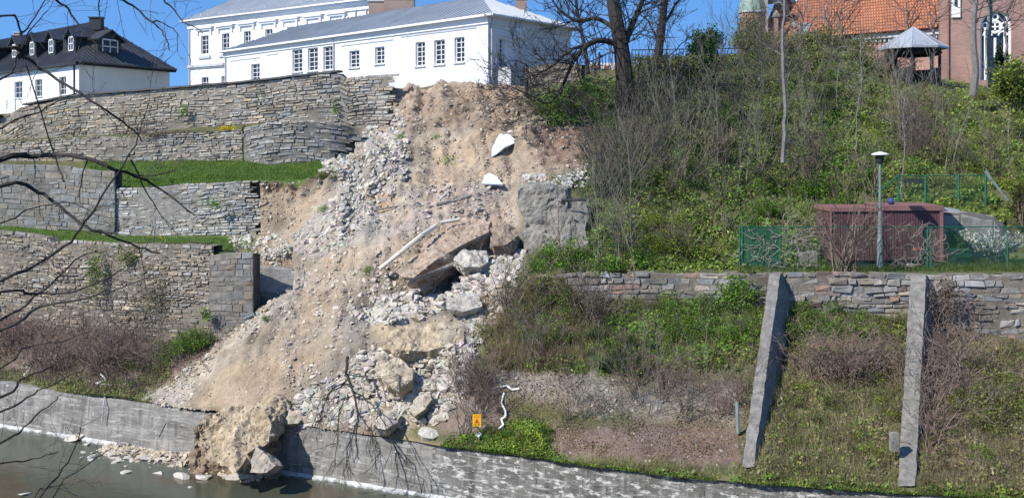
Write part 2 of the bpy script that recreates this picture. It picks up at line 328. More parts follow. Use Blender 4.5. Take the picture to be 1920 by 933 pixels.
for f in FACES:
    f = np.array(f, float); px_ = POS[..., 0]/POS[..., 1]*FL+960; py_ = HZ-(POS[..., 2]-CH)/POS[..., 1]*FL
    yw = np.interp(px_, f[:, 0], f[:, 1]); a_ = np.interp(px_, f[:, 0], f[:, 2]); b_ = np.interp(px_, f[:, 0], f[:, 3])
    m_ = (px_ >= f[0, 0]) & (px_ <= f[-1, 0]) & (py_ > a_-6) & (py_ < b_) & (POS[..., 1] < yw+.5) & (POS[..., 1] > yw-3.5)
    dy = np.where(m_, yw+.5-POS[..., 1], 0); POS[..., 1] += dy
    # keep the top edge below the coping
    m2 = (px_ >= f[0, 0]) & (px_ <= f[-1, 0]) & (POS[..., 1] > yw) & (POS[..., 1] < yw+1.2)
    zt_ = CH-(a_-HZ)/FL*yw; POS[..., 2] = np.where(m2, np.minimum(POS[..., 2], zt_-.03), POS[..., 2])
GP = HZ-(POS[..., 2]-CH)/POS[..., 1]*FL
GNX = (POS[..., 0]/POS[..., 1])*FL+960
NRM = nrm(POS)
flip = NRM[..., 2] < -0.05; NRM[flip] *= -1

C_TAN = (.365, .295, .215); C_GREYR = (.37, .33, .275); C_DARK = (.13, .092, .062); C_VEG = (.115, .12, .05); C_LIT = (.195, .142, .115); C_CLIFF = (.285, .25, .21); C_GRASS = (.075, .15, .02); C_BR = (.235, .19, .155)
ZN = [
 ([(-900,-400),(3000,-400),(3000,1100),(-900,1100)], C_VEG),
 ([(-900,560),(300,600),(420,640),(300,740),(-900,740)], C_LIT),
 ([(-900,700),(0,690),(200,715),(330,740),(330,790),(-900,780)], (.14,.14,.06)),
 ([(0,640),(190,650),(330,690),(250,720),(0,690)], C_BR),
 (SLIDE, C_TAN),
 ([(600,300),(650,285),(690,238),(770,255),(765,330),(800,360),(800,400),(720,440),(640,475),(560,480),(540,440),(600,400),(640,350)], C_GREYR),
 ([(860,470),(990,460),(965,560),(900,640),(870,740),(760,800),(540,800),(570,730),(650,640),(665,560),(760,540)], (.25,.22,.18)),  # shade in the gaps between rubble stones, put into a darker ground colour
 ([(272,752),(330,705),(480,590),(560,510),(600,505),(520,600),(400,700),(330,770)], (.42,.37,.30)),
 ([(780,345),(960,350),(970,430),(900,410),(840,410),(780,440),(720,500),(700,450)], (.40,.335,.275)),
 ([(1000,225),(1110,240),(1104,325),(1040,310),(1000,290)], (.27,.19,.145)),
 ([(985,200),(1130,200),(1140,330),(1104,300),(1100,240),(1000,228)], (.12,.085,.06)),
 ([(480,336),(640,330),(645,300),(700,296),(690,312),(645,345),(560,356),(500,372),(482,400)], C_DARK),
 ([(830,360),(900,350),(880,390),(840,400)], (.36,.30,.25)),
 ([(748,172),(985,162),(990,215),(960,262),(860,258),(760,240)], (.335,.26,.19)),
 ([(690,360),(740,360),(735,400),(695,400)], (.50,.34,.18)),
 ([(700,612),(870,608),(868,640),(800,662),(705,650)], (.50,.42,.29)),
 ([(165,297),(640,294),(640,334),(470,340),(240,352),(190,330)], C_GRASS),
 ([(-900,400),(95,424),(190,438),(480,442),(470,470),(395,460),(-900,460)], (.09,.15,.03)),
 ([(940,690),(1130,700),(1400,720),(1395,800),(1230,785),(1050,770),(950,745)], C_CLIFF),
 ([(1040,790),(1390,800),(1390,870),(1200,868),(1010,850)], C_LIT),
 ([(860,720),(940,700),(960,780),(900,820),(800,800)], C_BR),
 ([(1460,640),(1700,640),(1700,760),(1460,760)], (.20,.15,.115)),
 ([(1740,600),(1920,640),(3000,700),(3000,900),(1740,860)], (.22,.165,.125)),
 ([(1000,850),(1400,890),(1920,930),(3000,1000),(3000,1100),(1000,900)], (.17,.16,.08)),
 ([(1780,150),(1920,190),(3000,240),(3000,360),(1900,400),(1800,330),(1740,240)], (.14,.15,.045)),
 ([(1390,478),(3000,480),(3000,512),(1390,508)], (.11,.14,.045)),
]
colr = np.zeros(GP.shape+(3,)); 
for poly, c in ZN:
    msk = blur(inpoly(jx, jy, poly).astype(float), 6)[..., None]; colr = colr*(1-msk)+np.array(c)*msk
vary = 1+.28*fbm(POS*1.1+70, 4)+.16*fbm(POS*6+3, 2)
warm = fbm(POS*.7+120, 3)
damp = np.clip(fbm(np.stack([GX*.9, GY*.35, GZ*.8+60], -1), 4)*3-.35, 0, 1)*slb; vary = vary*(1-.34*damp)*(1+.16*run*slb)
colr = colr*vary[..., None]*(1+np.stack([.10*warm, 0*warm, -.14*warm], -1)); colr = np.clip(colr, .01, .8)
idx = np.arange(NXg*NJ).reshape(NXg, NJ)
quads = np.stack([idx[:-1, :-1], idx[1:, :-1], idx[1:, 1:], idx[:-1, 1:]], -1).reshape(-1, 4)
me = mkmesh('hillside', POS.reshape(-1, 3), quads, colr.reshape(-1, 3), smooth=True)
hill = link('hillside', me, m_soil); tag(hill, kind='structure')

colx = np.interp
def ground(px, py, mode='first'):
    """nearest point of the terrain seen at these photo pixels, and its normal"""
    px = np.atleast_1d(np.asarray(px, float)); py = np.atleast_1d(np.asarray(py, float))
    ci = np.clip(np.searchsorted(pxs, px), 1, NXg-1); ci = np.where(np.abs(pxs[ci-1]-px) < np.abs(pxs[ci]-px), ci-1, ci)
    out = np.zeros((len(px), 3)); nn = np.zeros((len(px), 3))
    for a in range(0, len(px), 20000):
        b = a+20000; g = GP[ci[a:b]]; j = np.argmax(g <= py[a:b, None], 1); j = np.clip(j, 1, NJ-1); r = np.arange(len(j))
        g0 = g[r, j-1]; g1 = g[r, j]; t = np.clip((g0-py[a:b])/(g0-g1+1e-9), 0, 1)[:, None]
        p = POS[ci[a:b], j-1]*(1-t)+POS[ci[a:b], j]*t
        Y = p[:, 1]; p = np.stack([(px[a:b]-960)/FL*Y, Y, p[:, 2]], 1)
        out[a:b] = p; nn[a:b] = NRM[ci[a:b], j]
    return out, nn
def g1(px, py): p, n = ground(px, py); return p[0]
def sample(poly, n, r=None):
    r = r or rng; a = np.array(poly, float); x0, y0 = a.min(0); x1, y1 = a.max(0); X = []; Yv = []; c = 0
    while c < n:
        x = r.uniform(x0, x1, n*2); y = r.uniform(y0, y1, n*2); m = inpoly(x, y, poly); X.append(x[m]); Yv.append(y[m]); c += m.sum()
    return np.concatenate(X)[:n], np.concatenate(Yv)[:n]

# ------------------------------------------------------------------ river, near bank
m_water = M('river_water', (.055, .066, .048), (.085, .09, .062), scale=.12, rough=.06, attr=False, coord='World', bump=.3, bscale=2.4, bdist=.03, spec=.55, c3=(.085, .065, .04), s3=.25, t3=(.5, .62))
o = link('river', mkmesh('river', [(-400, 8, 0), (300, 8, 0), (300, 60, 0), (-400, 60, 0)], np.array([[0, 1, 2, 3]])), m_water); tag(o, kind='structure')
gx = np.linspace(-60, 60, 80); gy = np.array([-20, -4, 3, 6, 8, 10, 12, 14, 16, 18])
gz = np.array([7.4, 7.2, 7.0, 6.7, 5.8, 4.4, 3, 1.6, .6, -.6])
A, B = np.meshgrid(gx, gy, indexing='ij'); Z = np.broadcast_to(gz, A.shape)+.3*fbm(np.stack([A, B, A*0], -1)*.3)
ii = np.arange(A.size).reshape(A.shape); q = np.stack([ii[:-1, :-1], ii[1:, :-1], ii[1:, 1:], ii[:-1, 1:]], -1).reshape(-1, 4)
o = link('riverbank', mkmesh('riverbank', np.stack([A, B, Z], -1).reshape(-1, 3), q, np.broadcast_to(np.array([.12, .12, .06]), (A.size, 3)), smooth=True), m_soil); tag(o, kind='structure')

# ------------------------------------------------------------------ concrete river wall in two pieces with the breach between
RW = [(-900,650),(-300,690),(0,718),(270,755),(400,774),(520,791),(800,830),(1100,872),(1400,904),(1700,925),(1920,939),(2400,975),(3000,1030)]
def rw_xy(px):
    py = np.interp(px, [a for a, _ in RW], [b for _, b in RW]); Y = (CH-1.6)*FL/(py-HZ); return XY(px, Y), Y
def river_wall(x0, x1, label, mat, seed, rag0=False, rag1=False):
    n = int((x1-x0)/5); xs = np.linspace(x0, x1, n+1); C = np.array([rw_xy(x)[0] for x in xs]); s = np.concatenate([[0], np.cumsum(np.linalg.norm(np.diff(C, axis=0), axis=1))])+seed*50
    d = np.gradient(C, axis=0); d /= np.linalg.norm(d, axis=1, keepdims=True); nb = np.stack([-d[:, 1], d[:, 0]], 1)  # to the back
    prof = [(-.20, -.8), (-.17, 0), (-.14, .3), (-.11, .6), (-.08, .9), (-.05, 1.2), (-.02, 1.45), (.0, 1.56), (.04, 1.6), (.35, 1.61), (.75, 1.60), (.78, .6)]
    V = []; T = []
    for i in range(n+1):
        for k, (b, z) in enumerate(prof):
            q = np.array([*(C[i]+nb[i]*b), z])
            nz = fbm(np.array([[s[i]*1.3, k*.9, seed]]), 3)[0]; sc = .03 if 1 < k < 7 else (.045 if k in (7, 8, 9) else .02)
            q[:2] -= nb[i]*nz*sc; q[2] += nz*.05*(k in (7, 8, 9, 10))
            V.append(q); T.append((s[i], b, z if k < 9 else z+b))
    m = len(prof); ix = np.arange((n+1)*m).reshape(n+1, m); q = np.stack([ix[:-1, :-1], ix[1:, :-1], ix[1:, 1:], ix[:-1, 1:]], -1).reshape(-1, 4)
    root = base('concrete_river_wall', (*C[n//2], 0), label=label, cat='river wall', group='concrete river wall pieces')
    caps = np.array([[i*m+j for j in range(m)] for i in (0, n)])
    me = mkmesh('wall_body', np.array(V)-np.array(root.location), [q, caps[:, :4], caps[:, [0, 3, 6, 9]], caps[:, [0, 9, 10, 11]]], None, T); link('wall_body', me, mat, root)
    # pale footing ledge at the water line
    mb = MB()
    for i in range(n):
        if not (x0 < 0 and xs[i] > 225) and xs[i] < 1100:
            w_ = lambda k: .27+.10*math.sin(k*.31)*math.sin(k*.13+1)+.04*math.sin(k*1.9); a = C[i]-nb[i]*w_(i); b = C[i+1]-nb[i+1]*w_(i+1); a2 = C[i]-nb[i]*.15; b2 = C[i+1]-nb[i+1]*.15
            mb.quad((*a, .05), (*b, .05), (*b2, .11), (*a2, .11)); mb.quad((*a, -.5), (*b, -.5), (*b, .05), (*a, .05))
    mb.build('footing', m_foot, root)
    # vertical joints and one drain
    return root
m_foot = M('wet_pale_footing', (.30, .30, .285), (.62, .62, .60), scale=3, attr=False, bump=.4, bscale=12)
river_wall(-900, 402, 'grey concrete river wall upstream of the breach, rock rubble at its foot', m_conc, 1)
river_wall(512, 812, 'streaked grey concrete river wall just right of the breach, twigs hanging over it', m_conc, 2)
river_wall(812, 3000, 'concrete river wall with white flaking face below the yellow sign and buttresses', m_concr, 3)

# ------------------------------------------------------------------ dry stone walls, stone by stone
def stone_wall(name, pts, label, course=.16, ln=(.25, .8), tint=(.36, .335, .30), thick=.55, keepf=None, batter=.05, cap=None, seed=0, tintf=None, group='stone retaining walls', cat='stone wall', gap=.022, back=1.0, proud=.05, corecol=(.21,.185,.15), var=1., cj=1.):
    """pts: (px, Y, row of the top, row of the foot)"""
    r = np.random.default_rng(seed+100); P0 = np.array(pts, float)
    xy = np.array([XY(a[0], a[1]) for a in P0]); zt = np.array([zat(a[2], a[1]) for a in P0]); zb = np.array([zat(a[3], a[1]) for a in P0])-.15
    s = np.concatenate([[0], np.cumsum(np.linalg.norm(np.diff(xy, axis=0), axis=1))])
    def at(t): return np.stack([np.interp(t, s, xy[:, 0]), np.interp(t, s, xy[:, 1])], -1)
    L = s[-1]; H = (zt-zb).max(); rows = []; v = 0.0
    while v < H+.1:
        h = course*.88*r.uniform(.5, 1.6); rows.append((v, h)); v += h
    mb = []; TT = []
    for v, h in rows:
        t = -r.uniform(0, .4)
        while t < L:
            l = r.uniform(*ln)*(1.6 if r.random() < .12 else 1)*.85*(h/course)**.3; tt.append((t, l, v, h)) if False else TT.append((t, l, v, h)); t += l
    TT = np.array(TT); t0 = np.clip(TT[:, 0], 0, L); t1 = np.clip(TT[:, 0]+TT[:, 1], 0, L); ok = (t1-t0) > .06; TT = TT[ok]; t0 = t0[ok]; t1 = t1[ok]
    v = TT[:, 2]; h = TT[:, 3]; n = len(TT)
    # split some stones in two thin ones
    tm = (t0+t1)/2; ztop = np.interp(tm, s, zt); zbot = np.interp(tm, s, zb)
    cm = at(tm); zc = ztop-v-h/2; ppx = cm[:, 0]/cm[:, 1]*FL+960; ppy = HZ-(zc-CH)/cm[:, 1]*FL
    kp = zc > zbot
    if keepf is not None: kp &= keepf(ppx+r.normal(0, 4, n), ppy)
    t0, t1, v, h, ppx, ppy = [q[kp] for q in (t0, t1, v, h, ppx, ppy)]; n = len(t0)
    g = gap*r.uniform(.5, 1.6, (n, 4)); wob = lambda tq: .075*vn(np.stack([tq*.7, v*2, tq*0+seed], -1))
    d0 = np.stack([t0+g[:, 0], t1-g[:, 1]], 1)
    zt0 = np.interp(t0, s, zt)-v; zt1 = np.interp(t1, s, zt)-v; w0 = wob(t0); w1 = wob(t1)
    jit = lambda a: r.normal(0, a, n)
    pr = proud*(r.uniform(-.5, 1.0, n)+.9*vn(np.stack([t0*.55, v*.9, t0*0+seed+3], -1)))
    corner = []
    for (tt_, zz) in ((d0[:, 0], zt0-h+g[:, 2]+w0), (d0[:, 1], zt1-h+g[:, 2]+w1), (d0[:, 1], zt1-g[:, 3]+w1), (d0[:, 0], zt0-g[:, 3]+w0)):
        corner.append((tt_+jit(.02*cj), zz+jit(.013*cj)))
    def w3(tq, zq, dep):
        c = at(tq); e = at(np.clip(tq+.05, 0, L+1)); e2 = at(tq-.05); d = e-e2; d /= np.linalg.norm(d, axis=1, keepdims=True)+1e-9; nf = np.stack([d[:, 1], -d[:, 0]], 1)
        off = dep-batter*0; p = c+nf*off[:, None]; return np.stack([p[:, 0], p[:, 1], zq], 1)
    ct = sum(c[0] for c in corner)/4; cz = sum(c[1] for c in corner)/4; V = []
    for (a, b) in corner: V.append(w3(a, b, np.zeros(n)-.06))
    for (a, b) in corner:
        V.append(w3(a+(ct-a)*.07*1, b+(cz-b)*.16, pr+jit(.012)))
    V = np.stack(V, 1).reshape(-1, 3); b8 = (np.arange(n)*8)[:, None, None]
    f = np.array([[4, 5, 6, 7], [0, 1, 5, 4], [1, 2, 6, 5], [2, 3, 7, 6], [3, 0, 4, 7]])[None]+b8
    br = (1+r.uniform(-.36, .30, n)*var)*(1+.25*n2(ppx, ppy, 60, seed)); wm = r.normal(0, .05, n)
    tc = np.array(tint)[None]*np.ones((n, 1))
    if tintf is not None: tc = tintf(ppx, ppy, tc)
    cc = np.clip(tc*br[:, None]*np.stack([1+wm, 1+0*wm, 1-wm*1.4], 1), .03, .75)
    m = MB(); m.add(V, f.reshape(-1, 4), np.repeat(cc, 8, 0))
    # rubble core behind the faces
    ns = int(L/.25); ts = np.linspace(0, L, ns+1); c = at(ts); d = np.gradient(c, axis=0); d /= np.linalg.norm(d, axis=1, keepdims=True); nb = np.stack([-d[:, 1], d[:, 0]], 1)
    zt_ = np.interp(ts, s, zt)-.06+.05*vn(np.stack([ts*2, ts*0, ts*0+seed], -1)); zb_ = np.interp(ts, s, zb); px_ = c[:, 0]/c[:, 1]*FL+960
    hh = 10; cv = []
    for i in range(ns+1):
        zlist = np.linspace(zb_[i], zt_[i], hh)
        for z in zlist: cv.append((*(c[i]+nb[i]*.02), z))
        cv.append((*(c[i]+nb[i]*thick), zt_[i])); cv.append((*(c[i]+nb[i]*thick), zb_[i]))
    cv = np.array(cv); k = hh+2; ix = np.arange((ns+1)*k).reshape(ns+1, k); q = np.stack([ix[:-1, :-1], ix[1:, :-1], ix[1:, 1:], ix[:-1, 1:]], -1).reshape(-1, 4)
    if keepf is not None:
        qc = cv[q].mean(1); kx = qc[:, 0]/qc[:, 1]*FL+960; ky = HZ-(qc[:, 2]-CH)/qc[:, 1]*FL; q = q[keepf(kx+8, ky)]
    m.add(cv, q, corecol)
    mid = at(np.array([L/2]))[0]; zz = float(np.interp(L/2, s, zb))
    if cap is None:
        root = empty(name, (*mid, zz)); tag(root, label, cat, group); m.build('stonework', m_stone, root)
    else:
        root = empty(name, (*mid, zz)); tag(root, label, cat, group); m.build('stonework', m_stone, root)
        ca, cb, cm_, cth = cap; cbm = MB(); tA = np.interp(ca, P0[:, 0], s); tB = np.interp(cb, P0[:, 0], s); t = tA
        while t < tB:
            l = r.uniform(.5, 1.1); e = min(t+l-.02, tB); a = at(np.array([t]))[0]; b = at(np.array([e]))[0]; dd = (b-a)/(np.linalg.norm(b-a)+1e-9); nn = np.array([-dd[1], dd[0]])
            za = np.interp(t, s, zt)+r.uniform(-.01, .02); zb2 = np.interp(e, s, zt)+r.uniform(-.01, .02); a1 = a-nn*.12; 
            cbm.prism((*a1, za), (*(b-a), zb2-za), (*(nn*(thick+.15)), 0), (0, 0, cth), np.array((.11, .105, .10))*r.uniform(.7, 1.4)); t += l
        cbm.build('coping', m_stone, root)
    return root

def tz_upper(px, py, tc):
    w = np.clip((520-px)/350, 0, 1)[:, None]; return tc*(1-w)+np.array([.37, .325, .25])*w
stone_wall('stone_retaining_wall', [(-500,66,235,262),(0,59,222,264),(45,58.3,198,262),(130,57.4,181,256),(300,56,168,250),(450,55,156,245),(600,53.9,139,242),(641,53.7,135,242),(642,53.7,145,242),(755,53.1,139,244)],
  'tall weathered stone wall directly below the white buildings, ragged at its broken right end', course=.125, ln=(.2, .7), tint=(.40, .365, .305), tintf=tz_upper, gap=.014, var=.8, corecol=(.25,.225,.185),
  keepf=lambda x, y: x < 742+7*np.sin(y*.35)+np.where(y > 215, (y-215)*-.9, 0)-np.where((y > 158) & (y < 200), 8, 0), cap=(45, 636, None, .09), seed=1)
def tz4(px, py, tc):
    w = (px < 100)[:, None]; return np.where(w, np.array([.31, .29, .26]), tc)
stone_wall('stone_terrace_wall', [(-500,58,268,300),(0,53,266,303),(215,51.4,255,303),(216,51.4,256,304),(455,50.2,243,303)], 'low stone terrace wall with a yellow flower cushion on its top', course=.125, ln=(.2, .6), tint=(.38, .345, .29), seed=2, gap=.014, var=.8, corecol=(.25,.225,.185))
stone_wall('stone_bastion_wall', [(457,50.0,240,308),(500,49.3,231,307),(560,49.1,226,305),(620,49.1,230,302),(690,49.6,237,298)], 'dark grey curved stone bastion standing on the grass terrace', course=.145, ln=(.25, .75), tint=(.32, .305, .275), seed=3, gap=.013, var=.8, corecol=(.19,.18,.16),
  keepf=lambda x, y: x < 668+10*np.sin(y*.3)-np.where(y > 262, (y-262)*1.0, 0))
stone_wall('rendered_terrace_wall', [(-500,54,312,420),(0,49.1,306,420),(120,48.2,312,424),(215,47.5,320,430)], 'weathered grey wall with worn render below the left of the grass terrace', course=.24, ln=(.3, .9), tint=(.245, .235, .21), seed=4, gap=.004, proud=.006, corecol=(.2,.19,.17), var=.45)
stone_wall('stone_terrace_wall', [(190,47.8,352,445),(240,47.5,352,446),(330,47,346,447),(420,46.5,340,448),(500,46.2,337,448)], 'pale grey stone wall between the two grass terraces, broken off by the slide', course=.11, ln=(.15, .55), tint=(.44, .42, .38), seed=5, gap=.014, var=.8, corecol=(.27,.255,.225),
  keepf=lambda x, y: x < 492-np.where(y > 385, (y-385)*.05, 0)-np.where((y < 375) & (y > 345), 16, 0)+6*np.sin(y*.4))
stone_wall('stone_retaining_wall', [(-500,50,428,640),(0,46.2,432,640),(95,45.4,443,640),(96,45.4,452,645),(300,43.1,455,655),(400,42,457,660)], 'long brown grey stone wall below the lowest grass strip with ivy on it', course=.12, ln=(.15, .55), tint=(.345, .305, .25), seed=6, gap=.02)
stone_wall('stone_pillar', [(392,41.75,474,640),(474,41.2,473,640)], 'dark cut stone pier at the end of the lowest wall beside the slide', course=.24, ln=(.25, .7), tint=(.225, .21, .185), seed=7, gap=.007, proud=.012, var=.6, corecol=(.18,.17,.15))
mb = MB(); a = P(474, 640, 41.2); b = P(474, 476, 41.2); mb.prism(a, (0.02, 0, 0), (.05, .6, 0), (0, 0, b[2]-a[2]), (.09, .085, .08))
o = mb.build('pier_side', m_stone, bpy.data.objects['stone_pillar'])
stone_wall('concrete_wall_remnant', [(478,42.6,498,600),(560,42.7,502,590)], 'smooth grey remnant of wall beside the dark pier, half buried in soil', course=.9, ln=(1, 2.5), tint=(.30, .285, .26), seed=8, gap=.004, proud=.01, corecol=(.28,.27,.25))
def tz9(px, py, tc):
    q = n2(px, py, 30, 5); tc = tc.copy(); tc[q > .35] = (.30, .21, .18); tc[(px > 1800) & (py < 540)] = (.40, .39, .37); return tc
stone_wall('stone_retaining_wall', [(1005,38.2,514,600),(1200,37.9,510,600),(1440,37.5,510,640),(1700,37.2,513,680),(1920,36.8,513,690),(2400,36,520,720)], 'long stone wall of large blocks under the fenced garden behind the two buttresses', course=.19, ln=(.2, .8), tint=(.30, .28, .255), seed=9, tintf=tz9, gap=.012, proud=.06, cj=1.6)

# tall masonry stump left standing beside the slide
def block(name, top, down, mat, col, label=None, cat=None, group=None, sub=5, amp=.06, seed=0, parent=None, fs=1.5, stones=0, ss=(.1, .3)):
    """irregular slab: polygon of (px, py, Y) extruded by a vector, subdivided and roughened"""
    bm = bmesh.new(); c = np.mean([P(*q) for q in top], 0)
    vs = [bm.verts.new(P(*q)-c) for q in top]; vs2 = [bm.verts.new(P(*q)-c+np.array(down)) for q in top]
    f1 = bm.faces.new(vs); f2 = bm.faces.new(vs2[::-1]); n = len(vs)
    for i in range(n): bm.faces.new([vs[i], vs2[i], vs2[(i+1) % n], vs[(i+1) % n]])
    bmesh.ops.recalc_face_normals(bm, faces=bm.faces); bmesh.ops.triangulate(bm, faces=bm.faces)
    for _ in range(sub):
        E = [e for e in bm.edges if e.calc_length() > .11]
        if not E: break
        bmesh.ops.subdivide_edges(bm, edges=E, cuts=1, use_grid_fill=False); bmesh.ops.triangulate(bm, faces=bm.faces)
    bm.normal_update(); V = np.array([v.co for v in bm.verts]); Nn = np.array([v.normal for v in bm.verts])
    st = np.stack([V[:, 0]*.5, V[:, 1]*.5, V[:, 2]*3.2], 1); d = amp*(1.0*fbm(V*fs*.8+seed*9, 3)+.35*np.sign(vn(V*2.2+seed))*np.abs(vn(V*2.2+seed))**.25+.7*fbm(st+seed*3, 3)+.8*fbm(V*4+seed, 3)+.55*fbm(V*9+seed, 3))
    V2 = V+Nn*d[:, None]
    F = np.array([[v.index for v in f.verts] for f in bm.faces]); bm.free()
    cc = np.array(col)*(1+.3*fbm(V*1.7+seed, 3))[:, None]
    FF = [F]
    if stones:
        r = np.random.default_rng(seed+500); vi = r.integers(0, len(V2), stones); n0 = len(V2); VV = [V2]; CC = [cc]
        for q in vi:
            hv, hf = HULLS[int(r.integers(0, len(HULLS)))]; sz = r.uniform(0, 1)**2*(ss[1]-ss[0])+ss[0]; w = np.einsum('ij,vj->vi', rotm(1, r, .5)[0], hv*sz)+V2[q]-Nn[q]*sz*.12; FF.append(hf+n0); n0 += len(hv); VV.append(w); CC.append(np.ones((len(hv), 1))*np.array(col)*r.uniform(.75, 1.3)*np.array([.98, 1., 1.06]))
        V2 = np.concatenate(VV); cc = np.concatenate(CC); F = np.concatenate(FF)
    o = link(name, mkmesh(name, V2, F, cc), mat, None, c)
    if parent is not None: o.parent = parent; o.location = Vector(c)-Vector(parent.location)
    else: tag(o, label, cat, group)
    return o
# ------------------------------------------------------------------ masonry stump beside the slide
def hull(seed, flat=.6, k=13):
    r = np.random.default_rng(seed); p = r.normal(0, 1, (k, 3)); p /= np.linalg.norm(p, axis=1, keepdims=True); p *= r.uniform(.75, 1, (k, 1)); p *= (1, r.uniform(.6, .9), flat)
    bm = bmesh.new(); [bm.verts.new(q) for q in p]; bmesh.ops.convex_hull(bm, input=bm.verts)
    for v in [v for v in bm.verts if not v.link_faces]: bm.verts.remove(v)
    bmesh.ops.triangulate(bm, faces=bm.faces); bm.verts.index_update(); V = np.array([v.co for v in bm.verts]); F = np.array([[v.index for v in f.verts] for f in bm.faces]); bm.free(); return V*.55, F
HULLS = [hull(s, f) for s, f in zip(range(18), [.22, .32, .45, .65, .27, .38]*3)]
def rotm(n, r, tilt=.5):
    a = r.uniform(0, 2*math.pi, n); b = r.normal(0, tilt, n); c = r.normal(0, tilt, n)
    ca, sa, cb, sb, cc, sc = np.cos(a), np.sin(a), np.cos(b), np.sin(b), np.cos(c), np.sin(c); z = 0*a; o = z+1
    A = np.stack([ca, -sa, z, sa, ca, z, z, z, o], -1).reshape(-1, 3, 3); B = np.stack([o, z, z, z, cb, -sb, z, sb, cb], -1).reshape(-1, 3, 3); C = np.stack([cc, z, sc, z, o, z, -sc, z, cc], -1).reshape(-1, 3, 3)
    return B@C@A
block('wall_remnant', [(968,356,42.1),(984,350,42.1),(1004,347,41.8),(1030,350,41.7),(1060,356,41.7),(1064,380,41.5),(1060,420,41.4),(1063,470,41.2),(1040,492,41.1),(1000,486,41.3),(985,470,41.5),(976,440,41.8),(984,415,41.9),(970,385,42.1)], (.2,.9,.05), m_pillar, (1,1,1), 'grey cracked slab of old retaining wall still standing right of the slide', 'wall remnant', amp=.09, seed=51, fs=1.1, stones=26, ss=(.15,.5))
block('wall_remnant', [(1052,384,41.5),(1070,376,41.7),(1098,380,41.9),(1104,400,41.6),(1098,430,41.0),(1104,470,40.2),(1046,480,40.2)], (.2,.8,.05), m_pillar, (1,1,1), 'paler smooth slab of old wall half hidden by saplings, right of the cracked one', 'wall remnant', amp=.09, seed=52, fs=1.1, stones=20, ss=(.15,.4))
# ------------------------------------------------------------------ big blocks of the slide
block('concrete_slab', [(742,506,40.4),(770,486,40.9),(800,455,41.5),(828,425,42.2),(868,408,42.6),(918,416,42.0),(914,436,41.3),(868,458,40.6),(828,480,40.0),(800,500,39.5),(776,520,39.2),(756,520,39.6)], (.35,1.1,-.85), m_boulder, (.40,.32,.25), 'huge tilted slab caked with tan earth, hanging over a dark gap in the rubble', 'slab', amp=.12, seed=3, stones=170, ss=(.06,.25))
block('plank', [(765,531,38.9),(768,525,38.9),(850,490,40.0),(848,497,39.9)], (0,.1,-.08), m_boulder, (.33,.31,.28), 'thin grey plank lying in the dark gap below the huge slab', 'plank', sub=1, amp=.01)
block('concrete_block', [(915,432,41.6),(935,418,42),(968,424,42),(972,440,41.6),(950,458,40.9),(925,462,40.8)], (.1,.5,-.5), m_boulder, (.30,.24,.19), 'brown broken block wedged between the huge slab and the wall stump', 'stone block', amp=.1, seed=5, stones=40, ss=(.08,.3))
block('stone_ledge', [(722,640,36.3),(735,622,36.9),(800,612,37.1),(868,618,36.7),(866,640,36.2),(800,658,35.9),(740,655,35.9)], (.05,.3,-.55), m_boulder, (.49,.41,.29), 'long sandy ledge of mortar and stones in the lower rubble', 'stone ledge', amp=.12, seed=8, stones=110, ss=(.08,.4))
block('boulder', [(700,690,34.9),(715,668,35.3),(745,668,35.4),(775,690,35.0),(772,712,34.5),(748,734,34.2),(722,716,34.3)], (.1,.5,-.45), m_boulder, (.48,.42,.32), 'large sandy boulder lying under the long sandy ledge', 'boulder', amp=.1, seed=9, stones=45, ss=(.08,.3))
block('boulder', [(766,768,33.6),(777,748,33.9),(804,738,34.0),(809,748,33.8),(796,766,33.5),(777,780,33.3)], (.05,.4,-.25), m_boulder, (.47,.43,.35), 'pale angular boulder above the river wall, the upright flat one', 'boulder', amp=.07, seed=10, stones=10, ss=(.08,.22))
block('boulder', [(702,800,33.4),(714,784,33.7),(738,772,33.9),(752,778,33.7),(744,792,33.4),(722,804,33.2)], (.05,.3,-.2), m_boulder, (.42,.39,.34), 'grey boulder perched on the edge of the river wall behind the bare branch', 'boulder', amp=.09, seed=11, stones=16, ss=(.08,.25))
block('boulder', [(735,650,36.1),(730,640,36.4)], (0,0,0), m_boulder, (1,1,1)) if False else None
block('boulder', [(848,486,40.1),(866,470,40.6),(912,470,40.7),(916,490,40.2),(900,500,39.8),(870,500,39.8)], (.05,.4,-.35), m_boulder, (.44,.42,.38), 'light grey boulder on the rubble just below the huge slab', 'boulder', amp=.1, seed=12, stones=22, ss=(.08,.25))
block('boulder', [(835,562,38.0),(860,552,38.3),(898,556,38.1),(902,574,37.6),(868,584,37.3),(838,578,37.5)], (.05,.4,-.3), m_boulder, (.46,.44,.40), 'flat light grey boulder half way down the grey rubble', 'boulder', amp=.1, seed=13, stones=22, ss=(.08,.25))
block('boulder', [(524,780,35.3),(534,768,35.5),(558,770,35.4),(568,782,35.2),(558,792,35.0),(534,792,35.1)], (0,.4,-.2), m_boulder, (.43,.38,.31), 'tan boulder on the wall edge right of the fallen chunk', 'boulder', amp=.09, seed=14, stones=20, ss=(.08,.25))
block('boulder', [(786,812,33.3),(791,801,33.5),(813,804,33.4),(822,814,33.2),(812,821,33.0),(794,818,33.1)], (0,.25,-.15), m_boulder, (.50,.48,.43), 'white grey boulder lying in the grass left of the yellow sign', 'boulder', amp=.05, seed=15)
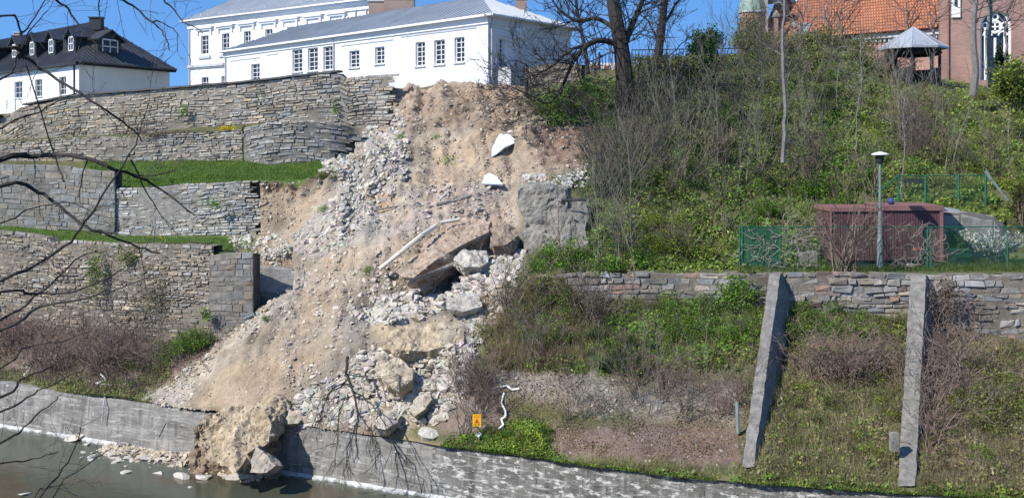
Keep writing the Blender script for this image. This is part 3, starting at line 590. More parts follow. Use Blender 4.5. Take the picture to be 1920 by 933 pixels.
# collapsed chunk in the breach of the river wall
block('wall_chunk', [(372,835,34.3),(370,806,34.7),(388,790,35.0),(430,784,35.1),(470,774,35.0),(494,770,34.8),(510,790,34.3),(503,826,33.9),(488,842,33.6),(466,848,33.4),(455,872,33.1),(438,884,32.9),(410,868,33.2),(385,858,33.6)], (.25,1.5,.1), m_boulder, (.46,.38,.27), 'big tan chunk of mortared stone slumped through the breach into the water', 'wall chunk', amp=.17, seed=20, sub=5, fs=1.3, stones=260, ss=(.07,.26))
block('wall_chunk', [(470,858,33.2),(480,838,33.5),(500,856,33.2),(516,872,32.9),(500,884,32.7),(470,884,32.7)], (.1,.6,-.2), m_boulder, (.42,.38,.32), 'small grey chunk at the water beside the dark gap of the breach', 'wall chunk', amp=.09, seed=22, stones=30, ss=(.08,.25))
o = block('terrain_breach', [(362,900,35.3),(362,800,35.9),(400,782,36.2),(515,786,35.6),(520,905,34.6)], (.2,2.2,0), m_soil, (.27,.215,.155), amp=.22, seed=61, stones=70, ss=(.1,.35)); tag(o, kind='structure')
for k in ('label', 'category'):
    if k in o: del o[k]

# flat sheets and poles on the slide
block('white_sheet', [(921,294,47.3),(924,272,48.0),(936,252,48.8),(955,245,49.0),(962,246,49.0),(958,256,48.5),(974,264,48.2),(960,270,47.9),(946,276,47.7),(932,288,47.3)], (0,.05,-.07), m_tarp, (1,1,1), 'larger white sheet with a notched corner lying high on the slide', 'sheet', sub=2, amp=.03)
block('white_sheet', [(902,344,45.6),(908,328,46.0),(918,324,46.1),(933,330,45.9),(943,346,45.5)], (0,.05,-.06), m_tarp, (1,1,1), 'smaller white sheet shaped like a wedge, below the larger one', 'sheet', sub=2, amp=.02)
def pole(name, pts, r, mat, label, cat, r1=None, off=.12, n=7, col=(1,1,1)):
    q = []
    for p in pts:
        if len(p) == 3: q.append(P(*p))
        else: w = g1(*p); d = np.array([w[0], w[1], w[2]-CH]); q.append(w-d/np.linalg.norm(d)*off)
    m = MB(); m.path(q, r, r1, n, col); o = m.build(name, mat); return tag(o, label, cat)
pole('plastic_pipe', [(712,504,40.2),(750,474,40.4),(790,441,40.9),(818,423,41.6)], .085, m_pale, 'long pale pipe lying down the tan slab', 'pipe')
pole('plastic_pipe', [(826,417,41.7),(862,411,41.9)], .07, m_pale, 'short pale pipe at the upper edge of the tan slab', 'pipe')
pole('timber_post', [(818,384),(846,378),(884,366)], .07, m_pillar, 'grey timber lying across the slide below the smaller white sheet', 'timber')
pole('timber_post', [(823,376),(842,358)], .06, m_pale, 'short pale stick leaning over the grey timber', 'timber')
pole('timber_post', [(700,394),(760,384),(812,386)], .04, m_pillar, 'thin grey rail half buried left of the grey timber', 'timber')
pole('timber_post', [(1052,376,41.2),(1100,374,41.2)], .06, m_darkwood, 'dark beam sticking out of the top of the wall stump', 'timber')
pole('drain_pipe', [(388,628),(430,610),(478,588)], .06, m_galv, 'grey green pipe lying from the slide to the bush below the pier', 'pipe')
pole('plastic_pipe', [(975,262,48.2),(988,262,48.2)], .07, m_white, 'stub of white pipe sticking out of the scarp beside the larger sheet', 'pipe')
pole('metal_post', [(1382,752,31.4),(1384,812,31.2)], .06, m_galv, 'blue grey metal post at the foot of the left buttress', 'post')
pole('plastic_ribbon', [(938,725),(950,722),(960,730),(974,728)], .03, m_white, 'white plastic strip snagged on the bank above the hanging tape', 'tape')
pole('plastic_ribbon', [(945,736),(940,755),(948,770),(948,780),(940,785),(944,796),(935,803)], .03, m_white, 'white twisted tape hanging down the bank beside the yellow sign', 'tape')
pole('plastic_ribbon', [(188,700),(200,712),(180,718),(206,722)], .035, m_white, 'tangled white tape lying on the top of the upstream river wall', 'tape')
pole('plastic_pipe', [(197,738,39.0),(194,760,38.7),(191,792,38.7)], .02, m_grey, 'thin white pipe running down the upstream river wall', 'pipe')
pole('drain_pipe', [(283,808,37.55),(300,785,37.5)], .018, m_grey, 'slanting pale strip on the river wall just upstream of the breach', 'pipe')

# ------------------------------------------------------------------ loose rocks
TILT = np.array([[1, 0, 0], [0, .82, -.57], [0, .57, .82]])
def rock_stuff(name, pos, size, col, r, tilt=.5):
    m = MB(); n = len(pos); hv = r.integers(0, len(HULLS), n); Rm = TILT@rotm(n, r, tilt*.7)
    for k, (V, F) in enumerate(HULLS):
        s = np.where(hv == k)[0]
        if not len(s): continue
        W_ = np.einsum('nij,vj->nvi', Rm[s], V)*size[s, None, None]+pos[s, None, :]
        f = (F[None]+(np.arange(len(s))*len(V))[:, None, None]).reshape(-1, 3); m.add(W_.reshape(-1, 3), f, np.repeat(col[s], len(V), 0))
    return m
GREYZ = [([(600,305),(650,285),(690,242),(768,262),(762,330),(700,400),(640,475),(560,480),(548,440),(600,400),(640,350)], 2400, 4, 17, (.45,.41,.35)),
 ([(870,470),(985,462),(965,560),(910,630),(860,600),(850,560),(800,600),(700,610),(665,590),(700,560),(800,540)], 2400, 4.5, 24, (.47,.435,.38)),
 ([(660,665),(700,650),(800,665),(868,640),(905,630),(868,740),(830,790),(700,800),(660,760)], 1500, 5, 26, (.48,.445,.385)),
 ([(560,735),(650,690),(700,740),(700,800),(560,800),(535,780)], 420, 6, 24, (.46,.43,.38)),
 ([(425,440),(520,440),(560,470),(520,500),(470,468),(430,468)], 260, 5, 16, (.48,.45,.38)),
 ([(300,735),(330,705),(400,648),(480,588),(560,505),(600,520),(480,620),(400,690),(350,770),(275,752)], 900, 3, 12, (.45,.40,.33)),
 (SLIDE, 9500, 1.8, 9, (.42,.36,.285)),
 ([(560,480),(760,440),(760,560),(650,640),(560,600)], 500, 4, 14, (.47,.41,.33)),
 ([(720,350),(960,345),(965,420),(860,410),(780,440),(700,440)], 550, 3, 11, (.42,.38,.33)),
 ([(975,325),(1050,330),(1100,310),(1104,350),(1060,360),(980,352)], 230, 5, 16, (.44,.42,.38)),
 ([(600,290),(660,290),(655,330),(610,325)], 90, 8, 24, (.47,.45,.41)),
 ([(690,222),(750,195),(760,240),(740,262),(690,250)], 120, 5, 18, (.45,.42,.37)),
 ([(1000,790),(1200,800),(1390,800),(1400,880),(1200,875),(1000,850)], 260, 2, 8, (.33,.28,.24)),
 ([(940,700),(1400,720),(1395,800),(1000,770)], 200, 2, 9, (.40,.36,.31)),
 ([(1430,850),(1700,840),(1930,800),(1930,925),(1450,895)], 160, 2, 13, (.38,.35,.30)),
 ([(0,640),(300,660),(290,735),(0,712)], 160, 2, 10, (.40,.34,.30)),
 ([(520,590),(600,560),(650,640),(560,740),(500,700)], 150, 4, 13, (.52,.47,.40)),
]
AP = []; AS = []; AC = []; AK = []
for zi, (poly, n, a, b, c) in enumerate(GREYZ):
    x, y = sample(poly, n); u = rng.random(n)**2.6; spx = a+(b-a)*u
    p, nn = ground(x, y); s = spx*p[:, 1]/FL
    AP.append(p+np.array([0, -.12, .10])*s[:, None]*rng.uniform(-.3, .9, (n, 1))); AS.append(s); AC.append(np.array(c)*rng.uniform(.7, 1.22, (n, 1))*(1+rng.normal(0, .04, (n, 3)))); AK.append(np.full(n, zi))
AP = np.concatenate(AP); AS = np.concatenate(AS); AC = np.concatenate(AC); AK = np.concatenate(AK)
order = np.argsort(-AS/AP[:, 1]); bigr = order[:262]; rest = order[262:]
rock_stuff('rubble', AP[rest], AS[rest]*1.1, AC[rest], rng).build('rubble', m_rock).__setitem__('kind', 'stuff')
LBL = {0: ('angular grey rock in the rubble chute under the broken terrace walls', 'rocks of the upper rubble chute'),
 1: ('angular light grey rock in the rubble right of and below the tilted slab', 'rocks below the tilted slab'), 2: ('angular grey rock in the lowest rubble above the river wall', 'rocks of the lowest rubble'),
 3: ('tan grey rock in the rubble behind the bare branch on the river wall', 'rocks behind the bare branch'), 10: ('white grey stone spilled on the end of the upper grass terrace', 'stones on the grass edge')}
ROCKME = [mkmesh('rock', V, F, np.ones((len(V), 3))*.45) for V, F in HULLS]
ROCKV = []
for V, F in HULLS:
    for tone in ((.50,.465,.41), (.39,.36,.31), (.46,.395,.31)):
        me_ = mkmesh('rock', V, F, np.ones((len(V), 3))*np.array(tone)); me_.materials.append(m_rock); ROCKV.append(me_)
def rock(pos, s, label, group, r=rng, vi=None, tilt=.4, flat=1):
    o = bpy.data.objects.new('rock', ROCKV[int(r.integers(0, len(ROCKV))) if vi is None else vi]); COL.objects.link(o); o.location = pos
    o.scale = (s, s, s*flat); o.rotation_euler = (r.normal(.5 if tilt > .2 else 0, tilt*.8), r.normal(0, tilt*.8), r.uniform(-.6, .6)+(3.14 if r.random() < .5 else 0)); return tag(o, label, 'rock', group)
for i in bigr:
    l = LBL.get(int(AK[i]), ('tan grey rock lying loose on the sandy part of the slide', 'rocks on the sandy slide')); rock(AP[i], AS[i]*1.15, *l)
# small spill of broken stone along the foot of the wall
x = rng.uniform(215, 520, 900); c_ = np.array([rw_xy(v)[0] for v in x]); hgt = np.exp(-((x-420)/85)**2)*.45+.04; off = np.abs(rng.normal(0, .5, 900))+.25
s_ = rng.uniform(0, 1, 900)**2*.28+.06; p_ = np.stack([c_[:, 0]-.3*off, c_[:, 1]-.92*off, np.clip(hgt*(1-off/1.4), -.03, 1)*rng.random(900)], 1)
o = rock_stuff('rubble', p_, s_, np.array((.45,.385,.29))*rng.uniform(.75, 1.2, (900, 1)), rng).build('rubble', m_rock); tag(o, kind='stuff')
# stones in the river (photo pixel, width in pixels)
WR_ = [(133,820,44),(172,822,34),(206,826,24),(228,828,16),(162,846,16),(172,855,18),(205,850,20),(216,857,28),(222,862,18),(240,856,18),(258,846,22),(250,838,20),(268,850,24),(284,846,20),(290,858,26),(306,860,20),(240,882,24),(296,884,22),(342,893,30),(386,892,32),(410,891,34),(362,856,14),(342,858,20),(372,878,12),(357,911,10),(52,924,26),(430,880,26),(470,886,22),(492,878,34),(505,882,24),(250,862,14),(276,842,18),(232,845,20),(300,848,16),(318,852,20),(330,846,14),(185,842,14),(415,882,16),(455,880,18),(183,822,26),(398,876,46),(426,886,52),(452,892,48),(486,886,46),(508,874,40),(500,862,34),(412,866,34),(384,862,30),(330,862,30),(312,850,26),(280,856,30),(262,836,22)]
for k_ in range(46): WR_.append((rng.uniform(150, 400), rng.uniform(826, 872), rng.uniform(7, 15))) if True else None
WR_ = [w for w in WR_ if w[1] > 806+w[0]*.145-8]
for x, y, w in WR_:
    Y = (CH-.03)*FL/(y-HZ); s = w*Y/FL; rock((*XY(x, Y), .0), s*1.45, 'pale stone rising out of the shallow river water', 'stones in the river', tilt=.15, flat=.8, vi=int(rng.integers(0, 18))*3)

# ------------------------------------------------------------------ buttresses
def buttress(px0, px1, pt, pb, Yt, Yb, bpx0, bpx1, label):
    a = P(px0, pt, Yt); b = P(px1, pt, Yt); c = P(bpx0, pb, Yb); d = P(bpx1, pb, Yb)
    root = base('buttress', tuple((c+d)/2+np.array([0, .3, 0])), label=label, cat='buttress', group='concrete buttresses'); m = MB(); n = 40
    back = np.array([.46, .888, 0]); V = []
    for i in range(n+1):
        t = i/n; l = a+(c-a)*t; r_ = b+(d-b)*t; dpt = (a[1]-l[1])/back[1]+.5; bl = l+back*dpt; br = r_+back*dpt; bl[2] = l[2]; br[2] = r_[2]
        w = (r_-l); ring = [l, l+w*.33, l+w*.66, r_, r_+(br-r_)*.33, r_+(br-r_)*.66, br, bl, l+(bl-l)*.5]; V += ring
    V = np.array(V); V += .04*np.stack([fbm(V*6+k*20, 4) for k in range(3)], -1)
    k = 9; ix = np.arange((n+1)*k).reshape(n+1, k); q = np.stack([ix[:-1], np.roll(ix[:-1], -1, 1), np.roll(ix[1:], -1, 1), ix[1:]], -1).reshape(-1, 4)
    m.add(V, q[:, ::-1]); m.F[4].append(np.array([[0, 1, 2, 3], [0, 3, 6, 7]])); m.build('pier', m_pillar, root)
    return root
buttress(1443, 1463, 513, 874, 37.2, 29.5, 1391, 1413, 'grey tapering concrete buttress with a shaded side, the nearer one to the slide')
buttress(1707, 1736, 517, 910, 36.9, 28.55, 1683, 1716, 'grey concrete buttress overgrown with dry creeper, the farther one from the slide')
mb = MB(); mb.prism(P(1672,846,29.3), (.2,0,0), (0,.2,0), (0,0,.5), (1,1,1)); o = mb.build('marker_stone', m_pillar); tag(o, 'small squared grey stone standing against the creeper covered buttress', 'stone')

# ------------------------------------------------------------------ buildings
class Plane:
    def __init__(s, A, B): s.A = np.array(A, float); s.B = np.array(B, float); s.L = np.linalg.norm(s.B-s.A); s.d = (s.B-s.A)/s.L; n = np.array([s.d[1], -s.d[0]]); s.n = n if n@(-s.A) > 0 else -n
    def t(s, px):
        k = (px-960)/FL; return (k*s.A[1]-s.A[0])/(s.d[0]-k*s.d[1])
    def Y(s, px): return s.A[1]+s.d[1]*s.t(px)
    def z(s, px, py): return zat(py, s.Y(px))
    def pt(s, t, z, dep=0): q = s.A+s.d*t+s.n*dep; return np.array([q[0], q[1], z])
    def rect(s, x0, x1, y0, y1): xm = (x0+x1)/2; return [s.t(x0), s.t(x1), s.z(xm, y1), s.z(xm, y0)]
def facade(pl, t0, t1, z0, z1, ops, mat, parent, name='wall', rev=.22):
    m = MB(); ts = sorted({t0, t1, *[o[0] for o in ops], *[o[1] for o in ops]}); zs = sorted({z0, z1, *[o[2] for o in ops], *[o[3] for o in ops]})
    ts = [t for t in ts if t0 <= t <= t1]; zs = [z for z in zs if z0 <= z <= z1]
    for i in range(len(ts)-1):
        for j in range(len(zs)-1):
            tm = (ts[i]+ts[i+1])/2; zm = (zs[j]+zs[j+1])/2
            if any(o[0] < tm < o[1] and o[2] < zm < o[3] for o in ops): continue
            c = [(ts[i], zs[j]), (ts[i+1], zs[j]), (ts[i+1], zs[j+1]), (ts[i], zs[j+1])]; m.quad(*[pl.pt(*q) for q in c], tz=[(a, b, 0) for a, b in c])
    for a, b, c, d in ops:
        for (p, q) in (((a, c), (a, d)), ((a, d), (b, d)), ((b, d), (b, c)), ((b, c), (a, c))):
            m.quad(pl.pt(*p), pl.pt(*q), pl.pt(*q, -rev), pl.pt(*p, -rev), tz=[(p[0], p[1], 0), (q[0], q[1], 0), (q[0], q[1], 0), (p[0], p[1], 0)])
    return m.build(name, mat, parent)
def bar(m, pl, t0, t1, z0, z1, d0, d1, col=(1, 1, 1)):
    o = pl.pt(t0, z0, d0); m.prism(o, pl.pt(t1, z0, d0)-o, pl.pt(t0, z0, d1)-o, (0, 0, z1-z0), col)
def window(pl, op, parent, rev=.2, nx=2, nz=3, sill=True, mat=None, fw=.07, hood=False):
    a, b, c, d = op; m = MB(); mat = mat or m_frame; dd = -rev+.06
    for q in ((a, a+fw, c, d), (b-fw, b, c, d), (a+fw, b-fw, c, c+fw), (a+fw, b-fw, d-fw, d)): bar(m, pl, *q, dd-.05, dd)
    for k in range(1, nx): x = a+(b-a)*k/nx; bar(m, pl, x-.035, x+.035, c+fw, d-fw, dd-.045, dd-.005)
    for k in range(1, nz): z = c+(d-c)*k/nz; bar(m, pl, a+fw, b-fw, z-.02, z+.02, dd-.04, dd-.012)
    f = m.build('window', mat, parent)
    g = MB(); g.quad(pl.pt(a, c, dd-.06), pl.pt(b, c, dd-.06), pl.pt(b, d, dd-.06), pl.pt(a, d, dd-.06)); go = g.build('pane', m_glass); keepp(go, f, parent)
    if sill: s = MB(); bar(s, pl, a-.08, b+.08, c-.09, c-.01, -.02, .10); so_ = s.build('sill', m_grey); keepp(so_, f, parent)
    return f
def keepp(o, f, root):
    o.parent = f; o.location = -Vector(root.location)
def pipe(pl, t, z0, z1, parent, name='downpipe', mat=None, r=.06):
    m = MB(); m.path([pl.pt(t, z0, .09), pl.pt(t, z1, .09)], r, r, 8); return m.build(name, mat or m_grey, parent)
def slope_roof(poly, rise_dir_eave, mat, parent, rib=.55, thick=.12, ribh=.05, name='roof', ribw=.03):
    """poly: 3D corners, first two the eave; standing seams run up from the eave"""
    poly = [np.array(p, float) for p in poly]; m = MB(); n = len(poly); lo = [p-np.array([0, 0, thick]) for p in poly]
    if n == 4: m.quad(*poly); m.quad(*lo[::-1])
    else: m.add(poly, [[0, 1, 2]]); m.add(lo[::-1], [[0, 1, 2]])
    for i in range(n): m.quad(poly[i], lo[i], lo[(i+1) % n], poly[(i+1) % n])
    e = poly[1]-poly[0]; L = np.linalg.norm(e); e = e/L; up = np.cross(np.cross(e, poly[2]-poly[0]), e); up /= np.linalg.norm(up); nn = np.cross(e, up); nn = nn if nn[2] > 0 else -nn
    uv = [((p-poly[0])@e, (p-poly[0])@up) for p in poly]
    k = rib*.5
    lo_t = min(a for a, b in uv); hi_t = max(a for a, b in uv)
    while k < hi_t:
        xs = []
        for i in range(n):
            (a, b), (c, d) = uv[i], uv[(i+1) % n]
            if (a > k) != (c > k): xs.append(b+(d-b)*(k-a)/(c-a))
        if len(xs) >= 2 and max(xs)-min(xs) > .1:
            p = poly[0]+e*k+up*min(xs); m.prism(p-e*ribw/2, e*ribw, up*(max(xs)-min(xs)), nn*ribh)
        k += rib
    return m.build(name, mat, parent)

# --- long white single storey wing
A1 = XY(915, 62.0); A0 = XY(421, 88.0); A2 = XY(1070, 70.1); A3 = A0+(A2-A1); ZE = 18.24; ZB = 12.5
wg = base('white_building', (*(A0+A2)/2, ZB), label='long single storey white building with a pale metal hip roof above the slide', cat='building')
fp = Plane(A0, A1); sp = Plane(A1, A2)
wins = [(548,567,93,135),(577,596,90,133),(606,625,87,131),(655,674,95,127),(703,721,88,120),(779,797,79,124),(814,834,75,121),(852,871,70,117),(471,487,120,152)]
ops = [fp.rect(*w) for w in wins]
zpl = zat(141, 62.0)
facade(fp, 0, fp.L, ZB, ZE-.06, ops, m_render, wg)
for w, o_ in zip(wins, ops): window(fp, o_, wg, nz=5 if w[3]-w[2] > 36 else 4)
so_ = [sp.rect(935,946,73,117)]; facade(sp, 0, sp.L, ZB, ZE-.06, so_, m_render, wg); window(sp, so_[0], wg, nz=5)
m = MB()
for a, b in ((A2, A3), (A3, A0)): m.quad((*a, ZB), (*b, ZB), (*b, ZE-.06), (*a, ZE-.06))
m.build('wall', m_render, wg)
m = MB(); bar(m, fp, fp.t(640), fp.L, ZB, zpl, 0.003, .05); bar(m, sp, 0, sp.L, ZB, zpl, 0.003, .05); m.build('plinth', m_plinth, wg)
for x0, x1, y in ((432,487,111),(500,521,102),(640,737,80),(752,894,60)): t0, t1 = fp.t(x0), fp.t(x1); zz = fp.z((x0+x1)/2, y); m = MB(); bar(m, fp, t0, t1, zz-.05, zz+.03, 0, .05); m.build('string_moulding', m_grey, wg)
m = MB(); bar(m, fp, -.1, fp.L+.1, ZE-.5, ZE-.12, 0.002, .10); bar(m, fp, -.2, fp.L+.2, ZE-.12, ZE, .002, .45); bar(m, sp, -.0, sp.L, ZE-.5, ZE-.12, 0.002, .10); bar(m, sp, -.2, sp.L+.2, ZE-.12, ZE-.01, .002, .45); m.build('cornice', m_trimw, wg)
pipe(fp, fp.t(627), ZB, ZE, wg); pipe(sp, .25, ZB, ZE, wg); pipe(fp, .3, ZB, ZE, wg)
mA = (A1+A2)/2+(A0-A1)/np.linalg.norm(A0-A1)*5; mB = (A0+A3)/2-(A0-A1)/np.linalg.norm(A0-A1)*5
def over(p, q, r_, k=.5): # push corner outwards
    c = (A0+A2)/2; d = p-c; return p+d/np.linalg.norm(d)*k
O = [over(a, 0, 0, .62) for a in (A0, A1, A2, A3)]; ZR = 20.35; e3 = lambda a, z: (a[0], a[1], z)
slope_roof([e3(O[0], ZE), e3(O[1], ZE), e3(mA, ZR), e3(mB, ZR)], None, m_zinc, wg)
slope_roof([e3(O[1], ZE), e3(O[2], ZE), e3(mA, ZR)], None, m_zinc, wg)
slope_roof([e3(O[2], ZE), e3(O[3], ZE), e3(mB, ZR), e3(mA, ZR)], None, m_zinc, wg)
slope_roof([e3(O[3], ZE), e3(O[0], ZE), e3(mB, ZR)], None, m_zinc, wg)
m = MB(); gd = np.array([*((O[1]-O[0])/np.linalg.norm(O[1]-O[0])), 0]); q0 = np.array(e3(O[0], ZE-.03))+np.array([*fp.n, 0])*.06; q1 = np.array(e3(O[1], ZE-.03))+np.array([*fp.n, 0])*.06; q2 = np.array(e3(O[2], ZE-.03))+np.array([*sp.n, 0])*.06
m.path([q0, q1, q2], .08, .08, 8); m.build('gutter', m_trimw, wg)
def chimney(px, py0, py1, w, Y, parent, mat, cap=m_grey, dep=.8):
    a = P(px-w/2, py1, Y); ww = w*Y/FL; h = (py1-py0)*Y/FL; m = MB(); x0, y0, z0 = a; V = []
    for (p, q) in (((x0, y0), (x0+ww, y0)), ((x0+ww, y0), (x0+ww, y0+dep)), ((x0+ww, y0+dep), (x0, y0+dep)), ((x0, y0+dep), (x0, y0))):
        L_ = math.dist(p, q); m.quad((*p, z0), (*q, z0), (*q, z0+h), (*p, z0+h), tz=[(0, z0, 0), (L_, z0, 0), (L_, z0+h, 0), (0, z0+h, 0)])
    c = m.build('chimney', mat, parent); k = MB(); k.box(x0-.08, x0+ww+.08, y0-.08, y0+dep+.08, z0+h, z0+h+.12); ko = k.build('chimney_cap', cap); keepp(ko, c, parent); return c
chimney(712, 3, 40, 42, 80, wg, m_brick); chimney(748, -2, 34, 56, 79, wg, m_brick); chimney(977, -2, 24, 22, 71, wg, m_brick)
m = MB(); t = sp.t(961); zc = sp.z(964, 63); bar(m, sp, t, t+.75, zc-.3, zc+.3, .12, .42); ac = m.build('air_conditioner', m_white); tag(ac, 'small white air conditioning unit fixed to the shaded end wall', 'air conditioner')
m = MB()
for k in range(5): bar(m, sp, t+.42, t+.72, zc-.2+.09*k, zc-.16+.09*k, .421, .44)
m.build('grille', m_grey, ac)
m = MB(); bar(m, sp, .6, 2.2, ZB, zat(128, 63), .06, 1.2); m.build('step_block', m_grey, wg)

# --- tall white building behind
B0 = XY(355, 99.5); B1 = XY(692, 84.0); ZE2 = 22.0; bp = Plane(B0, B1); sv = np.array([6.5, 10.5]); B2 = B1+sv*1.25; B3 = B0+sv*1.25
tb = base('white_building', (*(B0+B2)/2, ZB), label='tall white building with hooded windows behind the single storey wing', cat='building')
up = [(377,391,67,102),(416,430,61,93),(457,470,54,84),(497,511,48,78),(538,551,43,72),(582,595,37,66),(626,639,31,60)]
opb = []
zu1 = bp.z(384, 102); zu2 = bp.z(384, 67)
for a, b, c, d in up: t0, t1 = bp.t(a), bp.t(b); opb.append([t0, t1, zu1, zu2])
zl2 = bp.z(384, 145); opl = [[bp.t(a), bp.t(b), zl2-1.9, zl2] for a, b in ((378,391),(415,424),(456,470),(497,511))]
facade(bp, 0, bp.L, ZB, ZE2-.1, opb+opl, m_render, tb)
for k, q in enumerate(opb): 
    f = window(bp, q, tb, nz=4, sill=False); m = MB(); bar(m, bp, q[0]-.35, q[1]+.35, q[2]-.4, q[2]-.22, .0, .14); bar(m, bp, q[0]-.2, q[1]+.2, q[2]-.22, q[2]-.12, .0, .08)
    keepp(m.build('sill', m_grey), f, tb)
    m = MB(); a, b = q[0]-.75, q[1]+.75; z = q[3]+.62; bar(m, bp, a, b, z, z+.14, .0, .30); bar(m, bp, a+.1, b-.1, z-.16, z, 0, .18); bar(m, bp, a+.2, a+.4, z-.5, z-.16, 0, .14); bar(m, bp, b-.4, b-.2, z-.5, z-.16, 0, .14)
    keepp(m.build('hood_moulding', m_trimw), f, tb)
for q in opl: window(bp, q, tb, nz=4)
m = MB()
for a, b in ((B1, B2), (B2, B3), (B3, B0)): m.quad((*a, ZB), (*b, ZB), (*b, ZE2-.1), (*a, ZE2-.1))
m.build('wall', m_render, tb)
m = MB(); zz = bp.z(380, 124); bar(m, bp, -.1, bp.t(421), zz-.1, zz+.12, 0, .22); bar(m, bp, -.05, bp.t(421), zz-.22, zz-.1, 0, .12); m.build('string_moulding', m_grey, tb)
m = MB(); bar(m, bp, -.15, bp.L+.1, ZE2-.75, ZE2-.35, .002, .14); bar(m, bp, -.3, bp.L+.2, ZE2-.35, ZE2-.1, .002, .34); bar(m, bp, -.5, bp.L+.3, ZE2-.1, ZE2+.02, .002, .62); m.build('cornice', m_trimw, tb)
pipe(bp, .12, ZB, ZE2-.2, tb); pipe(bp, bp.t(668), ZB, ZE2, tb); pipe(bp, bp.t(688), ZB, ZE2, tb)
cB = (B0+B2)/2; OB = [p+(p-cB)/np.linalg.norm(p-cB)*1.0 for p in (B0, B1, B2, B3)]; dB = (B1-B0)/bp.L; r0 = (B0+B3)/2+dB*6.5; r1 = (B1+B2)/2+dB*8
slope_roof([e3(OB[0], ZE2), e3(OB[1], ZE2), e3(r1, ZE2+4.6), e3(r0, ZE2+4.6)], None, m_zinc, tb, rib=.6)
slope_roof([e3(OB[3], ZE2), e3(OB[0], ZE2), e3(r0, ZE2+4.6)], None, m_zinc, tb, rib=.6)
for k in range(24):
    t = .5+k*.95; a = bp.pt(t, ZE2+.42, -.15); m = MB(); m.prism(a, (.2, 0, 0), (0, .1, 0), (0, 0, .14), (1, 1, 1)); m.build('snow_guard', m_grey, tb)

# --- white building with dark roof on the far left
K1 = XY(148, 95.0); K0 = K1+np.array([-14.1, 14.8])*2.3; K2 = XY(318, 106); K3 = K0+(K2-K1); ZK = zat(114, 95.0); ZKB = 9.5
lb = base('white_building', (*(K0+K2)/2, ZKB), label='white building with a dark metal roof and dormers on the far left', cat='building')
kp = Plane(K0, K1); kq = Plane(K1, K2)
kw = [(27,42,153,180),(66,79,150,181),(111,124,143,178),(-20,-6,158,186)]; zz1 = kp.z(117, 178); zz2 = kp.z(117, 144)
opk = [[kp.t(a), kp.t(b), zz1, zz2] for a, b, c, d in kw]+[[kp.t(8), kp.t(28), kp.z(18, 227), kp.z(18, 212)]]
facade(kp, 0, kp.L, ZKB, ZK-.1, opk, m_render, lb)
for q in opk: window(kp, q, lb, nz=3)
m = MB()
for a, b in ((K1, K2), (K2, K3), (K3, K0)): m.quad((*a, ZKB), (*b, ZKB), (*b, ZK-.1), (*a, ZK-.1))
m.build('wall', m_render, lb)
m = MB(); bar(m, kp, -.3, kp.L+.5, ZK-.35, ZK-.1, .002, .5); bar(m, kq, -.4, kq.L+.4, ZK-.35, ZK-.1, .002, .5); m.build('eave_board', m_darkwood, lb)
pipe(kp, kp.L-.9, ZKB, ZK-.2, lb, mat=m_darkwood, r=.07)
cK = (K0+K2)/2; OK = [p+(p-cK)/np.linalg.norm(p-cK)*1.1 for p in (K0, K1, K2, K3)]; dK = (K1-K0)/kp.L
ZRK = ZK+4.7; ra = (K1+K2)/2-dK*7.2; rb = (K0+K3)/2+dK*5
slope_roof([e3(OK[0], ZK-.1), e3(OK[1], ZK-.1), e3(ra, ZRK), e3(rb, ZRK)], None, m_darkroof, lb, rib=.6)
slope_roof([e3(OK[1], ZK-.1), e3(OK[2], ZK-.1), e3(ra, ZRK)], None, m_darkroof, lb, rib=.6)
slope_roof([e3(OK[2], ZK-.1), e3(OK[3], ZK-.1), e3(rb, ZRK), e3(ra, ZRK)], None, m_darkroof, lb, rib=.6)
